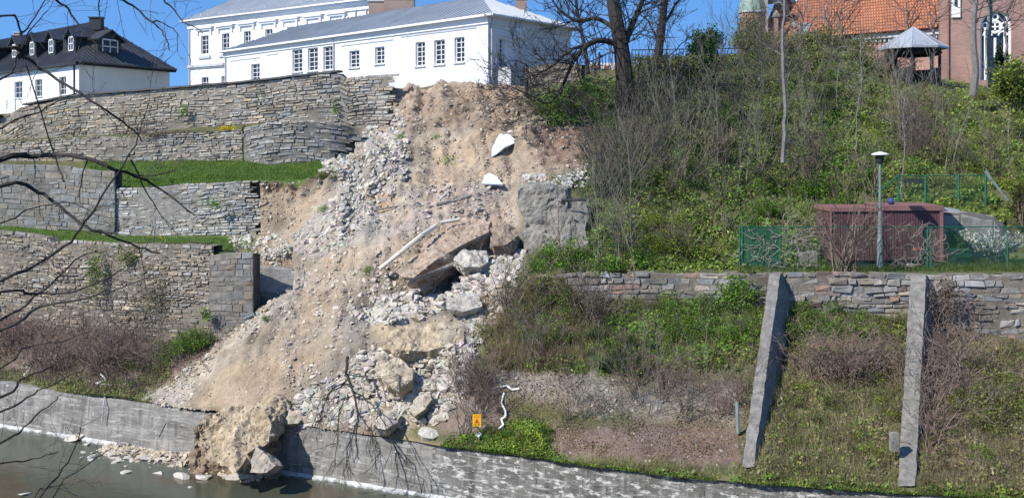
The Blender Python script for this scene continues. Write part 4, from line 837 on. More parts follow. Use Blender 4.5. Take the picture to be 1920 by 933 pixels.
def dormer(pl, px, pyb, pyt, w, h, parent):
    """front wall face set back on the roof plane"""
    dep0 = -1.05; t = pl.t(px); n3 = np.array([*pl.n, 0]); d3 = np.array([*pl.d, 0]); Yd = (pl.A+pl.d*t+pl.n*dep0)[1]; zb = zat(pyb, Yd)-.1; c = pl.pt(t, zb, dep0)
    m = MB(); H = h; L_ = 4.2
    a = c-d3*w/2; b = c+d3*w/2; 
    ap = c+np.array([0, 0, H+.75])
    m.quad(a, b, b+np.array([0, 0, H]), a+np.array([0, 0, H])); m.add([a+np.array([0, 0, H]), b+np.array([0, 0, H]), ap], [[0, 1, 2]])
    for p in (a, b): m.quad(p, p-n3*L_, p-n3*L_+np.array([0, 0, H]), p+np.array([0, 0, H]))
    dm = m.build('dormer', m_darkwood, parent)
    k = MB(); ov = .35; a2 = a-d3*ov+n3*.35+np.array([0, 0, H-.15]); b2 = b+d3*ov+n3*.35+np.array([0, 0, H-.15]); p2 = ap+n3*.35+np.array([0, 0, .12])
    for q in (a2, b2): k.quad(q, q-n3*L_, p2-n3*L_, p2); k.quad(q-np.array([0, 0, .12]), p2-np.array([0, 0, .12]), p2-n3*L_-np.array([0, 0, .12]), q-n3*L_-np.array([0, 0, .12])); k.quad(q, p2, p2-np.array([0, 0, .14]), q-np.array([0, 0, .14]))
    keepp(k.build('dormer_roof', m_darkroof), dm, parent)
    f = MB(); z0 = zb+.35; z1 = zb+H-.05; hw = w*.34
    for (x0, x1, q0, q1) in ((-hw, -hw+.12, z0, z1), (hw-.12, hw, z0, z1), (-hw, hw, z0, z0+.12), (-hw, hw, z1-.12, z1), (-.05, .05, z0, z1), (-hw, hw, (z0+z1)/2-.04, (z0+z1)/2+.04)):
        o_ = c*[1, 1, 0]+d3*x0+n3*.03+np.array([0, 0, q0]); f.prism(o_, d3*(x1-x0), n3*.06, (0, 0, q1-q0))
    fo = f.build('window_frame', m_frame); keepp(fo, dm, parent)
    g = MB(); o_ = c*[1, 1, 0]+n3*.025; g.quad(*[o_+d3*x+np.array([0, 0, z]) for x, z in ((-hw, z0), (hw, z0), (hw, z1), (-hw, z1))]); keepp(g.build('pane', m_glass), dm, parent)
for px in (8, 41, 76, 113, -34): dormer(kp, px, 101+(113-px)*.11, 0, 1.75, 1.75, lb)
dormer(kq, 222, 107, 0, 3.0, 1.8, lb)
chimney(178, 34, 56, 22, 100, lb, m_darkwood, m_darkwood); chimney(31, 62, 84, 10, 112, lb, m_brick)
# balcony
m = MB(); t0, t1 = kp.t(-60), kp.t(58); zb = kp.z(20, 210)
bar(m, kp, t0, t1, zb-.25, zb, .0, 1.5); bl = m.build('balcony', m_trimw, lb)
m = MB()
for k in range(5): bar(m, kp, t0, t1, zb+.2+.2*k, zb+.24+.2*k, 1.42, 1.46)
for k in range(9): tt = t0+(t1-t0)*k/8; bar(m, kp, tt, tt+.05, zb, zb+1.05, 1.41, 1.47)
keepp(m.build('railing', m_galv), bl, lb)

# --- brick church on the upper right
Q0 = XY(1437, 87.0); Q1 = XY(1765, 76.0); cp = Plane(Q0, Q1); ZC = zat(50, 76.0)
ch = base('brick_church', (*Q1, 12), label='brick church with an orange tile roof and traceried window at the top of the hill', cat='church')
opc = []
facade(cp, 0, cp.L, 12, ZC, [], m_pink, ch)
def troof(a, b, c, d, name='roof', mat=m_tile):
    a, b, c, d = [np.array(q, float) for q in (a, b, c, d)]; e = (b-a); L_ = np.linalg.norm(e); e /= L_; u = np.cross(np.cross(e, d-a), e); u /= np.linalg.norm(u); tz = [((p-a)@e, (p-a)@u, 0) for p in (a, b, c, d)]
    nrm_ = np.cross(e, u); m = MB(); m.quad(a, b, c, d, tz=tz); m.quad(d-nrm_*.2, c-nrm_*.2, b-nrm_*.2, a-nrm_*.2, tz=tz); m.quad(a, b, b-nrm_*.2, a-nrm_*.2, tz=tz); return m.build(name, mat, ch)
a = cp.pt(-.3, ZC-.1, .7); b = cp.pt(cp.L, ZC-.1, .7); inn = np.array([*(-cp.n), 0]); troof(a, b, b+inn*7+np.array([0, 0, 10]), a+inn*7+np.array([0, 0, 10]))
m = MB(); bar(m, cp, cp.t(1600), cp.L-.02, ZC-.55, ZC-.12, .002, .35)
for k in range(26): t = cp.t(1602)+k*.36; bar(m, cp, t, t+.16, ZC-.8, ZC-.55, .002, .22) if t < cp.L-.3 else None
m.build('cornice', m_grey, ch)
# skylights and a stepped gable on the left
def onroof(px, py, w, h, mat, name, up_=.12):
    # point on the tile slope at that pixel
    n_ = np.cross(b-a, inn*7+np.array([0, 0, 10])); n_ = n_/np.linalg.norm(n_); n_ = n_ if n_[1] < 0 else -n_
    ray = np.array([(px-960)/FL, 1, -(py-HZ)/FL]); Oc = np.array([0, 0, CH]); t = ((a-Oc)@n_)/(ray@n_); c = Oc+ray*t; e = (b-a)/np.linalg.norm(b-a); u = inn*7+np.array([0, 0, 10]); u /= np.linalg.norm(u)
    m = MB(); W_ = w*t/FL; H_ = h*t/FL*1.2; m.prism(c-e*W_/2+n_*.001, e*W_, u*H_, n_*up_); return m.build(name, mat, ch)
m_slate = M('grey_slate', (.12,.13,.15), (.19,.20,.22), scale=2, attr=False, rough=.5)
onroof(1504, 66, 24, 22, m_slate, 'skylight'); onroof(1590, 2, 18, 8, m_slate, 'skylight'); onroof(1490, 5, 14, 10, m_grey, 'skylight')
m = MB(); m.prism(cp.pt(cp.t(1441), zat(8, 85.5), .9), cp.pt(cp.t(1474), 0, .9)-cp.pt(cp.t(1441), 0, .9), (0, -.4, 0), (0, 0, .35)); m.prism(cp.pt(cp.t(1441), zat(2, 85.5), .9), cp.pt(cp.t(1474), 0, .9)-cp.pt(cp.t(1441), 0, .9), (0, -.8, 0), (0, 0, .5)); m.build('stone_band', m_grey, ch)
def pinnacle(px, py0, py1, w, Y, mat=m_pink):
    W_ = w*Y/FL; p = P(px-w/2, py1, Y); h = (py1-py0)*Y/FL; m = MB(); x, y, z = p
    for (u, v) in (((x, y), (x+W_, y)), ((x+W_, y), (x+W_, y+W_)), ((x, y+W_), (x, y))): m.quad((*u, z), (*v, z), (*v, z+h), (*u, z+h), tz=[(0, z, 0), (W_, z, 0), (W_, z+h, 0), (0, z+h, 0)])
    o = m.build('pinnacle', mat, ch); k = MB(); k.box(x-.08, x+W_+.08, y-.08, y+W_+.08, z+h, z+h+.18); V = [(x-.08, y-.08, z+h+.18), (x+W_+.08, y-.08, z+h+.18), (x+W_+.08, y+W_+.08, z+h+.18), (x-.08, y+W_+.08, z+h+.18)]; tp = (x+W_/2, y+W_/2, z+h+.6)
    for i in range(4): k.add([V[i], V[(i+1) % 4], tp], [[0, 1, 2]])
    keepp(k.build('pinnacle_cap', m_pillar), o, ch)
pinnacle(1456, 32, 100, 7, 84.5); pinnacle(1487, 50, 100, 6, 84); pinnacle(1492, 52, 100, 3.5, 83.6, m_brick)
# transept with the big window
G0 = XY(1763, 74.0); G1 = XY(2010, 72.0); gp = Plane(G0, G1)
gw = [gp.t(1838), gp.t(1897), gp.z(1867, 150), gp.z(1867, 20)]
m = MB(); ca = (gw[0]+gw[1])/2; hw = (gw[1]-gw[0])/2; zs_ = gw[3]-hw*1.35; N_ = 14
arc = [(ca-hw*math.cos(math.pi*k/(2*N_)) if True else 0, zs_+hw*1.35*math.sin(math.pi*k/(2*N_))**.85) for k in range(N_+1)]
left = [(gw[0], gw[2])]+arc; right = [(2*ca-x, z) for x, z in left]; top = 34.
def gq(p, q, r_, s_): m.quad(*[gp.pt(*v) for v in (p, q, r_, s_)], tz=[(v[0], v[1], 0) for v in (p, q, r_, s_)])
ends = (0, gp.L)
gq((0, 12), (gp.L, 12), (gp.L, gw[2]), (0, gw[2])); gq((0, arc[-1][1]), (gp.L, arc[-1][1]), (gp.L, top), (0, top))
for side, ex in ((left, 0), (right, gp.L)):
    for k in range(len(side)-1):
        p, q = side[k], side[k+1]; gq((ex, p[1]), p, q, (ex, q[1])) if q[1] > p[1]+1e-6 else None
        m.quad(gp.pt(*p), gp.pt(*q), gp.pt(*q, -.5), gp.pt(*p, -.5))
m.quad((*G0, 12), (*(G0+np.array([3, 9])), 12), (*(G0+np.array([3, 9])), top), (*G0, top), tz=[(0, 12, 0), (9, 12, 0), (9, top, 0), (0, top, 0)])
m.build('wall', m_pink, ch)
m = MB(); m.quad(*[gp.pt(*v, -.45) for v in ((gw[0], gw[2]), (gw[1], gw[2]), (gw[1], gw[3]+.3), (gw[0], gw[3]+.3))]); wo = m.build('window', m_glass, ch)
m = MB(); T3 = lambda x, z: gp.pt(x, z, -.3)
for k in range(len(left)-1):
    for sd in (left, right):
        m.path([T3(sd[k][0]+(ca-sd[k][0])*.05, sd[k][1]), T3(sd[k+1][0]+(ca-sd[k+1][0])*.05, sd[k+1][1])], .10, .10, 5)
for fx in (-.62, 0, .62):
    m.path([T3(ca+fx*hw, gw[2]), T3(ca+fx*hw, zs_+hw*(.15 if fx else -.5))], .085, .085, 5)
def ring(x, z, r_, w=.085, a0=0, a1=360, n=18): m.path([T3(x+r_*math.cos(R(a0+(a1-a0)*k/n)), z+r_*math.sin(R(a0+(a1-a0)*k/n))) for k in range(n+1)], w, w, 5)
ring(ca, zs_+hw*.25, hw*.42)
for a_ in range(0, 360, 90): ring(ca+hw*.2*math.cos(R(a_+45)), zs_+hw*(.25)+hw*.2*math.sin(R(a_+45)), hw*.16, .05)
ring(ca, zs_+hw*.92, hw*.2, .07); ring(ca-hw*.5, zs_-hw*.35, hw*.28, .07, 0, 180); ring(ca+hw*.5, zs_-hw*.35, hw*.28, .07, 0, 180); ring(ca-hw*.62, zs_+hw*.35, hw*.2, .06); ring(ca+hw*.62, zs_+hw*.35, hw*.2, .06)
keepp(m.build('tracery', m_white), wo, ch)
m = MB(); t = gp.t(1792); bar(m, gp, t-.28, t+.28, zat(34, 74), top, .01, .14); m.build('blind_panel', m_white, ch)
m = MB(); bar(m, gp, t-.1, t+.1, zat(14, 74), top-1, .142, .16); m.build('slit_window', m_glass, ch)
pipe(gp, gp.t(1778), 12, top, ch, mat=m_trimred)
# round turret with copper dome
def lathe(m, c, prof, n=24, col=(1, 1, 1), a0=0):
    V = []; 
    for r_, z in prof: V += [(c[0]+r_*math.cos(2*math.pi*k/n+a0), c[1]+r_*math.sin(2*math.pi*k/n+a0), c[2]+z) for k in range(n)]
    ix = np.arange(len(prof)*n).reshape(-1, n); q = np.stack([ix[:-1], np.roll(ix[:-1], -1, 1), np.roll(ix[1:], -1, 1), ix[1:]], -1).reshape(-1, 4); m.add(V, q, col, [( math.atan2(v[1]-c[1], v[0]-c[0])*1.0, v[2], 0) for v in V])
TC = P(1411, 20, 80.0); tt = base('round_turret', (TC[0], TC[1], 12), label='round ivy covered brick turret with a green copper dome', cat='turret')
m = MB(); lathe(m, (TC[0], TC[1], 12), [(.95, 0), (.95, TC[2]-12)]); m.build('turret_wall', m_pink, tt)
m = MB(); lathe(m, TC, [(.98, -.12), (1.04, -.05), (1.02, .05), (.94, .5), (.78, 1.1), (.5, 1.6), (.15, 1.9), (.02, 2.3)], 10); m.build('dome', m_copper, tt)
m = MB(); lathe(m, TC, [(.95, -.25), (1.08, -.2), (1.08, -.08), (.95, -.05)], 16); m.build('ledge', m_grey, tt)
m = MB(); m.prism(P(1440, 60, 84.8)+np.array([-1.0, 0, 0]), (1.0, 0, 0), (0, 2, 0), (0, 0, 6)); m.build('link_wall', m_brick, ch)

# --- gazebo
gz = P(1712, 90, 57.0); gr = base('gazebo', (gz[0], gz[1], zat(150, 57)), label='octagonal garden gazebo with a pale metal pyramid roof on the hill', cat='gazebo')
zb = zat(152, 57)-.2; rr = 1.78; n = 8; ap = np.array([gz[0], gz[1], gz[2]+1.12])
ev = [np.array([gz[0]+rr*math.cos(2*math.pi*(k+.5)/n), gz[1]+rr*math.sin(2*math.pi*(k+.5)/n), gz[2]]) for k in range(n)]
m = MB()
for k in range(n): m.add([ev[k], ev[(k+1) % n], ap], [[0, 1, 2]]); m.path([ev[k], ap], .03, .02, 4); m.quad(ev[k], ev[(k+1) % n], ev[(k+1) % n]-[0, 0, .1], ev[k]-[0, 0, .1]); m.add([ev[k]-[0, 0, .1], ev[(k+1) % n]-[0, 0, .1], ap-[0, 0, .15]], [[0, 1, 2]])
m.build('roof', m_zinc, gr)
for k in range(n):
    p = ap*[1, 1, 0]+(ev[k]-ap)*[.74, .74, 0]; m = MB(); m.path([(p[0], p[1], zb), (p[0], p[1], gz[2]+.05)], .08, .08, 6); m.build('post', m_darkwood, gr)
m = MB()
for k in range(n):
    p = ap*[1, 1, 0]+(ev[k]-ap)*[.74, .74, 0]; q = ap*[1, 1, 0]+(ev[(k+1) % n]-ap)*[.74, .74, 0]; m.path([(p[0], p[1], gz[2]-.28), (q[0], q[1], gz[2]-.28)], .16, .16, 4)
    if k not in (5,): w_ = MB(); w_.prism((p[0], p[1], zb), ((q-p)[0], (q-p)[1], 0), (0, .04, 0), (0, 0, .85)); w_.build('parapet', m_darkwood, gr)
m.build('ring_beam', m_darkwood, gr)
# ------------------------------------------------------------------ vegetation builders
def leafq(m, Pn, size, col, r, nb=(0, -.3, .6), asp=.6, curl=True):
    n = len(Pn); nn = r.normal(0, .75, (n, 3))+np.array(nb); nn /= np.linalg.norm(nn, axis=1, keepdims=True)+1e-9
    t = r.normal(0, 1, (n, 3)); u = np.cross(nn, t); u /= np.linalg.norm(u, axis=1, keepdims=True)+1e-9; v = np.cross(nn, u)
    s = (size if np.ndim(size) else np.full(n, size))[:, None]; a = u*s*.5; b = v*s*.5*asp
    V = np.stack([Pn-a, Pn-a*.1+b, Pn+a, Pn-a*.1-b], 1).reshape(-1, 3); F = np.arange(4*n).reshape(-1, 4); m.add(V, F, np.repeat(col, 4, 0) if np.ndim(col) == 2 else col)
def blades(m, Pn, h, w, col, r, lean=.3):
    n = len(Pn); d = r.normal(0, lean, (n, 3)); d[:, 2] = 1; d /= np.linalg.norm(d, axis=1, keepdims=True); a = r.uniform(0, 3.14, n); u = np.stack([np.cos(a), np.sin(a)*.4, a*0], 1)*(w*.5)
    hh = h[:, None] if np.ndim(h) else h; V = np.stack([Pn-u, Pn+u, Pn+d*hh], 1).reshape(-1, 3); m.add(V, np.arange(3*n).reshape(-1, 3), np.repeat(col, 3, 0))
def pal(n, cols, r, v=.25, w=None):
    c = np.array(cols)[r.choice(len(cols), n, p=w)]; return np.clip(c*(1+r.normal(0, v, (n, 1)))*(1+r.normal(0, .06, (n, 3))), .01, .8)
def grow(p, d, L, rad, depth, r, segs, nch=3, spread=.7, up=.25, shrink=.62, nseg=4, wob=.18, minr=.004):
    p = np.array(p, float); d = np.array(d, float); d /= np.linalg.norm(d); st = L/nseg; r1 = rad*.55; pts = [p]
    for k in range(nseg):
        d = d+r.normal(0, wob, 3)+np.array([0, 0, up*.3]); d /= np.linalg.norm(d); q = p+d*st; a = rad+(r1-rad)*k/nseg; b = rad+(r1-rad)*(k+1)/nseg; segs.append((p, q, max(a, minr), max(b, minr))); p = q; pts.append(p)
        if depth > 0 and (k >= 1 or depth > 2):
            for _ in range(nch if k == nseg-1 else max(1, nch-1) if r.random() < .8 else 0):
                e = r.normal(0, 1, 3); e -= d*(e@d); e /= np.linalg.norm(e)+1e-9; dd = d+e*spread*r.uniform(.6, 1.3)+np.array([0, 0, up*.3]); grow(p, dd, L*shrink*r.uniform(.7, 1.15), b*.72, depth-1, r, segs, nch, spread, up, shrink, nseg, wob, minr)
SH_BARE = []; SH_SAP = []; SH_LEAF = []
def me_of(m, name, mat):
    V = np.concatenate(m.V); F = [np.concatenate(m.F[k]) for k in (3, 4) if m.F[k]]; me = mkmesh(name, V, F, np.concatenate(m.C)); me.materials.append(mat); return me
def bare_bush(seed, col, n=14, h=1.3, dep=2, minr=.006, spread=.55, wob=.2):
    r = np.random.default_rng(seed); segs = []
    for k in range(n):
        a = r.uniform(0, 6.28); tl = r.uniform(.1, .8); grow(np.array([r.normal(0, .12), r.normal(0, .12), -.1]), (math.cos(a)*tl, math.sin(a)*tl, 1), h*r.uniform(.5, 1.1), .016, dep, r, segs, 2, spread, .15, .55, 3, wob, minr)
    m = MB(); c = np.array(col)*r.uniform(.6, 1.35, (len(segs), 1)); m.tubes(segs, 3, c); return me_of(m, 'branches', m_twig)
def sapling_me(seed, col, h=5):
    r = np.random.default_rng(seed); segs = []; p = np.array([0, 0, -.2]); d = np.array([r.normal(0, .08), r.normal(0, .08), 1]); n = 9; rad = .035
    for k in range(n):
        d = d+r.normal(0, .06, 3); d[2] = 1; q = p+d/np.linalg.norm(d)*h/n; b = .035*(1-(k+1)/n*.75); segs.append((p, q, rad, b)); rad = b; p = q
        if k > 1:
            for _ in range(2): a = r.uniform(0, 6.28); grow(p, (math.cos(a)*.55, math.sin(a)*.55, .9), h*.26*r.uniform(.5, 1.2), b*.5, 1, r, segs, 2, .5, .35, .6, 3, .1, .006)
    m = MB(); c = np.array(col)*r.uniform(.8, 1.2, (len(segs), 1)); m.tubes(segs, 4, c); return me_of(m, 'branches', m_twig)
def leaf_clump(seed, cols, n=900, rad=(.8, .8, .65), size=.085, w=None, nb=(0, -.3, .6)):
    r = np.random.default_rng(seed); k = 16; cc = r.normal(0, .45, (k, 3))*np.array(rad); cc[:, 2] = np.abs(cc[:, 2])+.15*rad[2]; tone = r.uniform(.55, 1.4, k)
    i = r.integers(0, k, n); p = cc[i]+r.normal(0, .17, (n, 3))*np.array(rad)*1.1; c = pal(n, cols, r, .2, w)*tone[i][:, None]
    m = MB(); leafq(m, p, r.uniform(.6, 1.4, n)*size, c, r, nb=nb); return me_of(m, 'leaves', m_leaf)
def stems_me(seed, col, h=.9, n=8):
    r = np.random.default_rng(seed); segs = []
    for k in range(n): a = r.uniform(0, 6.28); grow((0, 0, -.1), (math.cos(a)*.5, math.sin(a)*.5, 1), h*r.uniform(.6, 1), .014, 1, r, segs, 2, .5, .2, .6, 3, .15, .005)
    m = MB(); m.tubes(segs, 3, np.array(col)*r.uniform(.7, 1.3, (len(segs), 1))); return me_of(m, 'stems', m_twig)
BR = (.155, .12, .095); GRY = (.13, .115, .09)
ME_BARE_B = [bare_bush(s, BR, 14) for s in range(40, 45)]
ME_BARE_R = [bare_bush(s, (.19, .14, .115), 15, 1.1, 2, .005, .7, .3) for s in range(50, 54)]
ME_BARE_G = [bare_bush(s, GRY, 10, 1.9, 2, .006, .4, .14) for s in range(60, 65)]
ME_SAP = [sapling_me(s, c, 5) for s, c in zip(range(70, 76), [(.19,.18,.135), (.12,.105,.08), (.22,.21,.165)]*2)]
G_BRIGHT = [(.12,.225,.03), (.17,.28,.04), (.08,.16,.025)]; G_DARK = [(.03,.065,.018), (.045,.085,.02), (.022,.045,.014)]; G_OLIVE = [(.165,.195,.055), (.125,.16,.042), (.21,.215,.07)]; G_YEL = [(.25,.30,.045), (.21,.26,.04), (.15,.19,.035)]
ME_LB = [leaf_clump(s, G_BRIGHT) for s in range(80, 84)]; ME_LD = [leaf_clump(s, G_DARK) for s in range(84, 87)]; ME_LO = [leaf_clump(s, G_OLIVE, 700) for s in range(87, 91)]; ME_LY = [leaf_clump(s, G_YEL, 800) for s in range(91, 94)]
ME_ST = [stems_me(s, BR) for s in range(94, 97)]
def put(kind, mes, px, py, s, label, cat, group, stems=True, part='foliage', r=rng, sink=.0, Y=None, sz=1.):
    w = g1(px, py) if Y is None else P(px, py, Y); o = empty(kind, w); o.rotation_euler = (0, 0, r.uniform(0, 6.28)); o.scale = (s, s, s*sz); tag(o, label, cat, group)
    a = bpy.data.objects.new(part, mes[int(r.integers(0, len(mes)))]); COL.objects.link(a); a.parent = o
    if stems: b = bpy.data.objects.new('stems', ME_ST[int(r.integers(0, 3))]); COL.objects.link(b); b.parent = o
    return o
def scatter(kind, mes, poly, n, s0, s1, label, cat, group, stems=True, part='foliage', sz=1., px_space=True):
    x, y = sample(poly, n)
    for a, b in zip(x, y): put(kind, mes, a, b, rng.uniform(s0, s1), label, cat, group, stems, part, sz=sz)

# ------------------------------------------------------------------ ground cover that nobody could count
def cover(name, zones, kind='stuff'):
    m = MB()
    for poly, n, size, hgt, cols, w, mode in zones:
        x, y = sample(poly, n); x = x+rng.normal(0, 9, len(x))+20*n2(x, y, 30, 3); y = y+rng.normal(0, 5, len(y))+12*n2(x, y, 25, 4)
        p, nn = ground(x, y); cl = fbm(p*1.15+33, 3); cl2 = fbm(p*3.1+7, 2); keepm = (cl+.35*cl2) > -.42; p = p[keepm]; nn = nn[keepm]; cl = cl[keepm]; cl2 = cl2[keepm]; k = len(p)
        hh = np.clip(.35+1.0*cl+.4*cl2, 0.04, 1.3)*hgt
        c = 1.18*pal(k, cols, rng, .22, w)*(1+.55*np.clip(cl2, -.8, .9))[:, None]
        if mode == 'leaf':
            q = p+nn*(hh*rng.random(k))[:, None]; leafq(m, q, size*rng.uniform(.6, 1.5, k), c, rng)
        else:
            blades(m, p, size*rng.uniform(.4, 1.4, k)*(.5+hh/max(hgt, .01)), .018, c, rng, .35)
    o = m.build(name, m_leaf); tag(o, kind=kind); return o
HILL = [(1100,330),(1130,240),(1180,150),(1300,112),(1450,90),(1600,90),(1700,145),(1800,155),(1920,190),(1920,420),(1880,400),(1780,390),(1690,385),(1560,385),(1560,500),(1380,503),(1130,500),(1100,470)]
HILLD = [(1105,300),(1120,190),(1190,150),(1300,115),(1450,92),(1620,95),(1640,200),(1540,330),(1400,390),(1200,400),(1110,360)]
HILLR = [(1640,150),(1800,158),(1930,190),(2150,200),(2150,440),(1930,430),(1780,390),(1620,385),(1560,330)]
LOWB = [(960,520),(1060,520),(1200,560),(1440,590),(1430,690),(1130,700),(940,690),(900,640)]
LOWR = [(1450,590),(1715,600),(1740,910),(1380,890),(1420,800)]
LOWRR = [(1740,610),(1930,650),(2150,680),(2150,960),(1930,930),(1730,905)]
cover('undergrowth', [
 (HILL, 80000, .12, .5, G_OLIVE+G_DARK[:1]+G_BRIGHT, None, 'leaf'),
 (HILLD, 20000, .11, .6, [(.13,.115,.07), (.09,.10,.04), (.06,.10,.025)], None, 'leaf'),
 (HILLR, 60000, .13, .32, G_OLIVE+G_YEL+[(.30,.33,.08),(.26,.27,.09)]+G_BRIGHT[:2], None, 'leaf'),
 ([(1500,270),(1700,280),(1700,380),(1380,480),(1350,400)], 14000, .13, .5, G_BRIGHT+G_OLIVE, None, 'leaf'),
 ([(1690,330),(1850,330),(1900,400),(1690,385)], 9000, .10, .15, G_BRIGHT, None, 'leaf'),
 ([(1130,400),(1390,400),(1390,505),(1110,505)], 16000, .10, .4, G_BRIGHT+G_YEL+G_OLIVE, None, 'leaf'),
 (LOWB, 26000, .09, .45, G_OLIVE+[(.16,.125,.07), (.12,.09,.055)]+G_BRIGHT, None, 'leaf'),
 ([(1100,610),(1440,560),(1430,650),(1200,700),(1080,690)], 16000, .10, .5, G_BRIGHT, None, 'leaf'),
 (LOWR, 24000, .09, .35, G_OLIVE+[(.22,.18,.10),(.25,.20,.13),(.15,.11,.07)]+G_BRIGHT[:1], None, 'leaf'),
 ([(1460,590),(1710,600),(1700,690),(1460,660)], 9000, .1, .5, G_OLIVE+G_BRIGHT, None, 'leaf'),
 (LOWRR, 38000, .09, .35, G_OLIVE+[(.23,.18,.11), (.17,.13,.08), (.28,.23,.15)], None, 'leaf'),
 ([(850,820),(1000,790),(1060,870),(1400,895),(1920,925),(1930,945),(1100,885),(820,845)], 14000, .07, .14, G_BRIGHT+[(.15,.13,.06), (.11,.12,.035)], None, 'leaf'),
 ([(960,800),(1030,800),(1020,860),(900,855)], 6000, .07, .22, G_YEL+G_BRIGHT, None, 'leaf'),
 ([(-20,570),(300,600),(440,610),(380,690),(250,740),(-20,700)], 15000, .075, .3, [(.19,.13,.11), (.15,.11,.09), (.12,.11,.05), (.22,.17,.13)], None, 'leaf'),
 ([(-20,690),(200,712),(330,700),(280,752),(-20,722)], 8000, .07, .2, G_OLIVE+G_BRIGHT[:1]+[(.15,.11,.08)], None, 'leaf'),
 ([(1000,185),(1130,150),(1170,230),(1100,235),(1020,225)], 8000, .10, .4, G_DARK+G_BRIGHT, None, 'leaf'),
 ([(940,690),(1400,700),(1400,860),(1000,850),(900,800)], 11000, .055, .12, [(.20,.13,.10),(.25,.18,.13),(.15,.11,.07),(.14,.15,.05)], None, 'leaf'),
 ([(820,300),(838,296),(850,306),(830,310)], 60, .1, .2, G_BRIGHT, None, 'leaf'),
])
cover('dry_grass', [
 (HILL, 26000, .42, .3, [(.22,.19,.12), (.17,.16,.08), (.14,.15,.06)], None, 'blade'),
 (LOWB, 8000, .5, .3, [(.24,.18,.11), (.20,.15,.10), (.15,.14,.06), (.28,.20,.13)], None, 'blade'),
 ([(900,560),(1120,560),(1140,690),(930,700)], 8000, .6, .3, [(.24,.16,.10), (.19,.13,.09), (.16,.14,.06)], None, 'blade'),
 (LOWR, 16000, .4, .3, [(.26,.22,.13), (.18,.16,.08)], None, 'blade'),
 (LOWRR, 24000, .4, .3, [(.26,.21,.14), (.20,.16,.10)], None, 'blade'),
 ([(1050,860),(1920,900),(1930,945),(1100,885)], 7000, .22, .3, [(.24,.21,.11), (.14,.17,.05)], None, 'blade'),
 ([(-20,590),(300,610),(420,640),(260,740),(-20,715)], 9000, .38, .3, [(.25,.19,.16), (.20,.15,.12), (.18,.16,.09)], None, 'blade'),
 ([(1640,150),(1930,190),(1930,420),(1780,390),(1620,340)], 16000, .3, .3, [(.19,.20,.06), (.24,.22,.10), (.14,.17,.04)], None, 'blade'),
])
def turf(name, poly, n, hgt, cols):
    m = MB(); x, y = sample(poly, n); p, nn = ground(x, y); blades(m, p, hgt*rng.uniform(.5, 1.5, n), .022, pal(n, cols, rng, .22), rng, .4); o = m.build(name, m_leaf); tag(o, kind='stuff')
turf('grass', [(150,299),(622,296),(636,335),(470,340),(400,346),(240,354),(190,335)], 26000, .10, [(.085,.17,.025), (.06,.125,.02), (.13,.2,.035), (.17,.18,.06)])
turf('grass', [(0,424),(95,424),(190,440),(300,446),(440,446),(430,456),(0,456)], 9000, .09, [(.09,.19,.025), (.13,.2,.04)])
turf('grass', [(1390,488),(1930,488),(1930,510),(1390,510)], 9000, .16, [(.09,.16,.03), (.06,.10,.02), (.14,.16,.06)])

# ------------------------------------------------------------------ shrubs and brush
scatter('leafy_shrub', ME_LB, [(1000,468),(1130,455),(1200,490),(1190,520),(1010,520)], 38, .5, .95, 'bright green leafy shrub growing against the foot of the wall stump', 'shrub', 'bright shrubs at the wall stump')
scatter('bramble_bush', ME_LB, [(1210,560),(1440,545),(1430,640),(1250,650)], 44, .45, .8, 'bright green bramble bush against the stone wall left of the first buttress', 'shrub', 'bramble left of the first buttress')
scatter('ivy_bush', ME_LD, [(1110,630),(1190,620),(1200,700),(1110,700)], 9, .5, .8, 'dark green ivy mound on the middle of the lower bank', 'shrub', 'dark ivy mounds on the lower bank')
scatter('bramble_bush', ME_LB+ME_LO, [(1465,585),(1700,600),(1700,640),(1480,640)], 36, .4, .75, 'green bramble bush below the stone wall between the two buttresses', 'shrub', 'bramble between the buttresses')
scatter('leafy_shrub', ME_LO+ME_LY, [(1480,690),(1690,700),(1690,860),(1450,850)], 26, .3, .6, 'low olive green shrub on the slope between the two buttresses', 'shrub', 'low shrubs between the buttresses')
scatter('leafy_shrub', ME_LY+ME_LO, [(1790,680),(1925,650),(1930,830),(1800,800)], 26, .5, .95, 'yellow green shrub on the bank right of the farther buttress', 'shrub', 'shrubs right of the farther buttress')
scatter('leafy_shrub', ME_LB, [(290,655),(375,640),(395,665),(310,690)], 9, .5, .85, 'bright green shrub at the foot of the lowest wall beside the slide edge', 'shrub', 'green shrubs beside the slide edge')
scatter('leafy_shrub', ME_LO, [(250,680),(330,690),(300,730),(230,720)], 7, .35, .6, 'low olive shrub on top of the bank behind the upstream river wall', 'shrub', 'low shrubs above the upstream river wall')
for nm, pl, k in (('upper left of the overgrown hillside, near the big tree', [(1180,150),(1350,105),(1400,250),(1130,260)], 22), ('top of the hillside below the hedge and turret', [(1350,105),(1640,100),(1640,240),(1400,250)], 20), ('middle of the overgrown hillside', [(1130,260),(1640,240),(1560,380),(1110,400)], 30), ('grassy slope below the gazebo', [(1640,150),(1800,158),(1930,190),(1930,430),(1780,390),(1620,340)], 24)):
    scatter('leafy_shrub', ME_LB+ME_LD+ME_LO if 'grassy' not in nm else ME_LY+ME_LO, pl, k, .5, 1.1, 'leafy shrub on the '+nm, 'shrub', 'shrubs on the '+nm)
scatter('leafy_shrub', ME_LB, [(1560,290),(1660,290),(1650,370),(1400,460),(1380,420)], 26, .5, 1.0, 'fresh green shrub on the hillside above the fenced garden', 'shrub', 'fresh shrubs above the garden')
scatter('leafy_shrub', ME_LY, [(1210,400),(1330,400),(1360,490),(1200,480)], 16, .5, .9, 'yellow green shrub at the foot of the hillside left of the fence', 'shrub', 'yellow shrubs left of the fence')
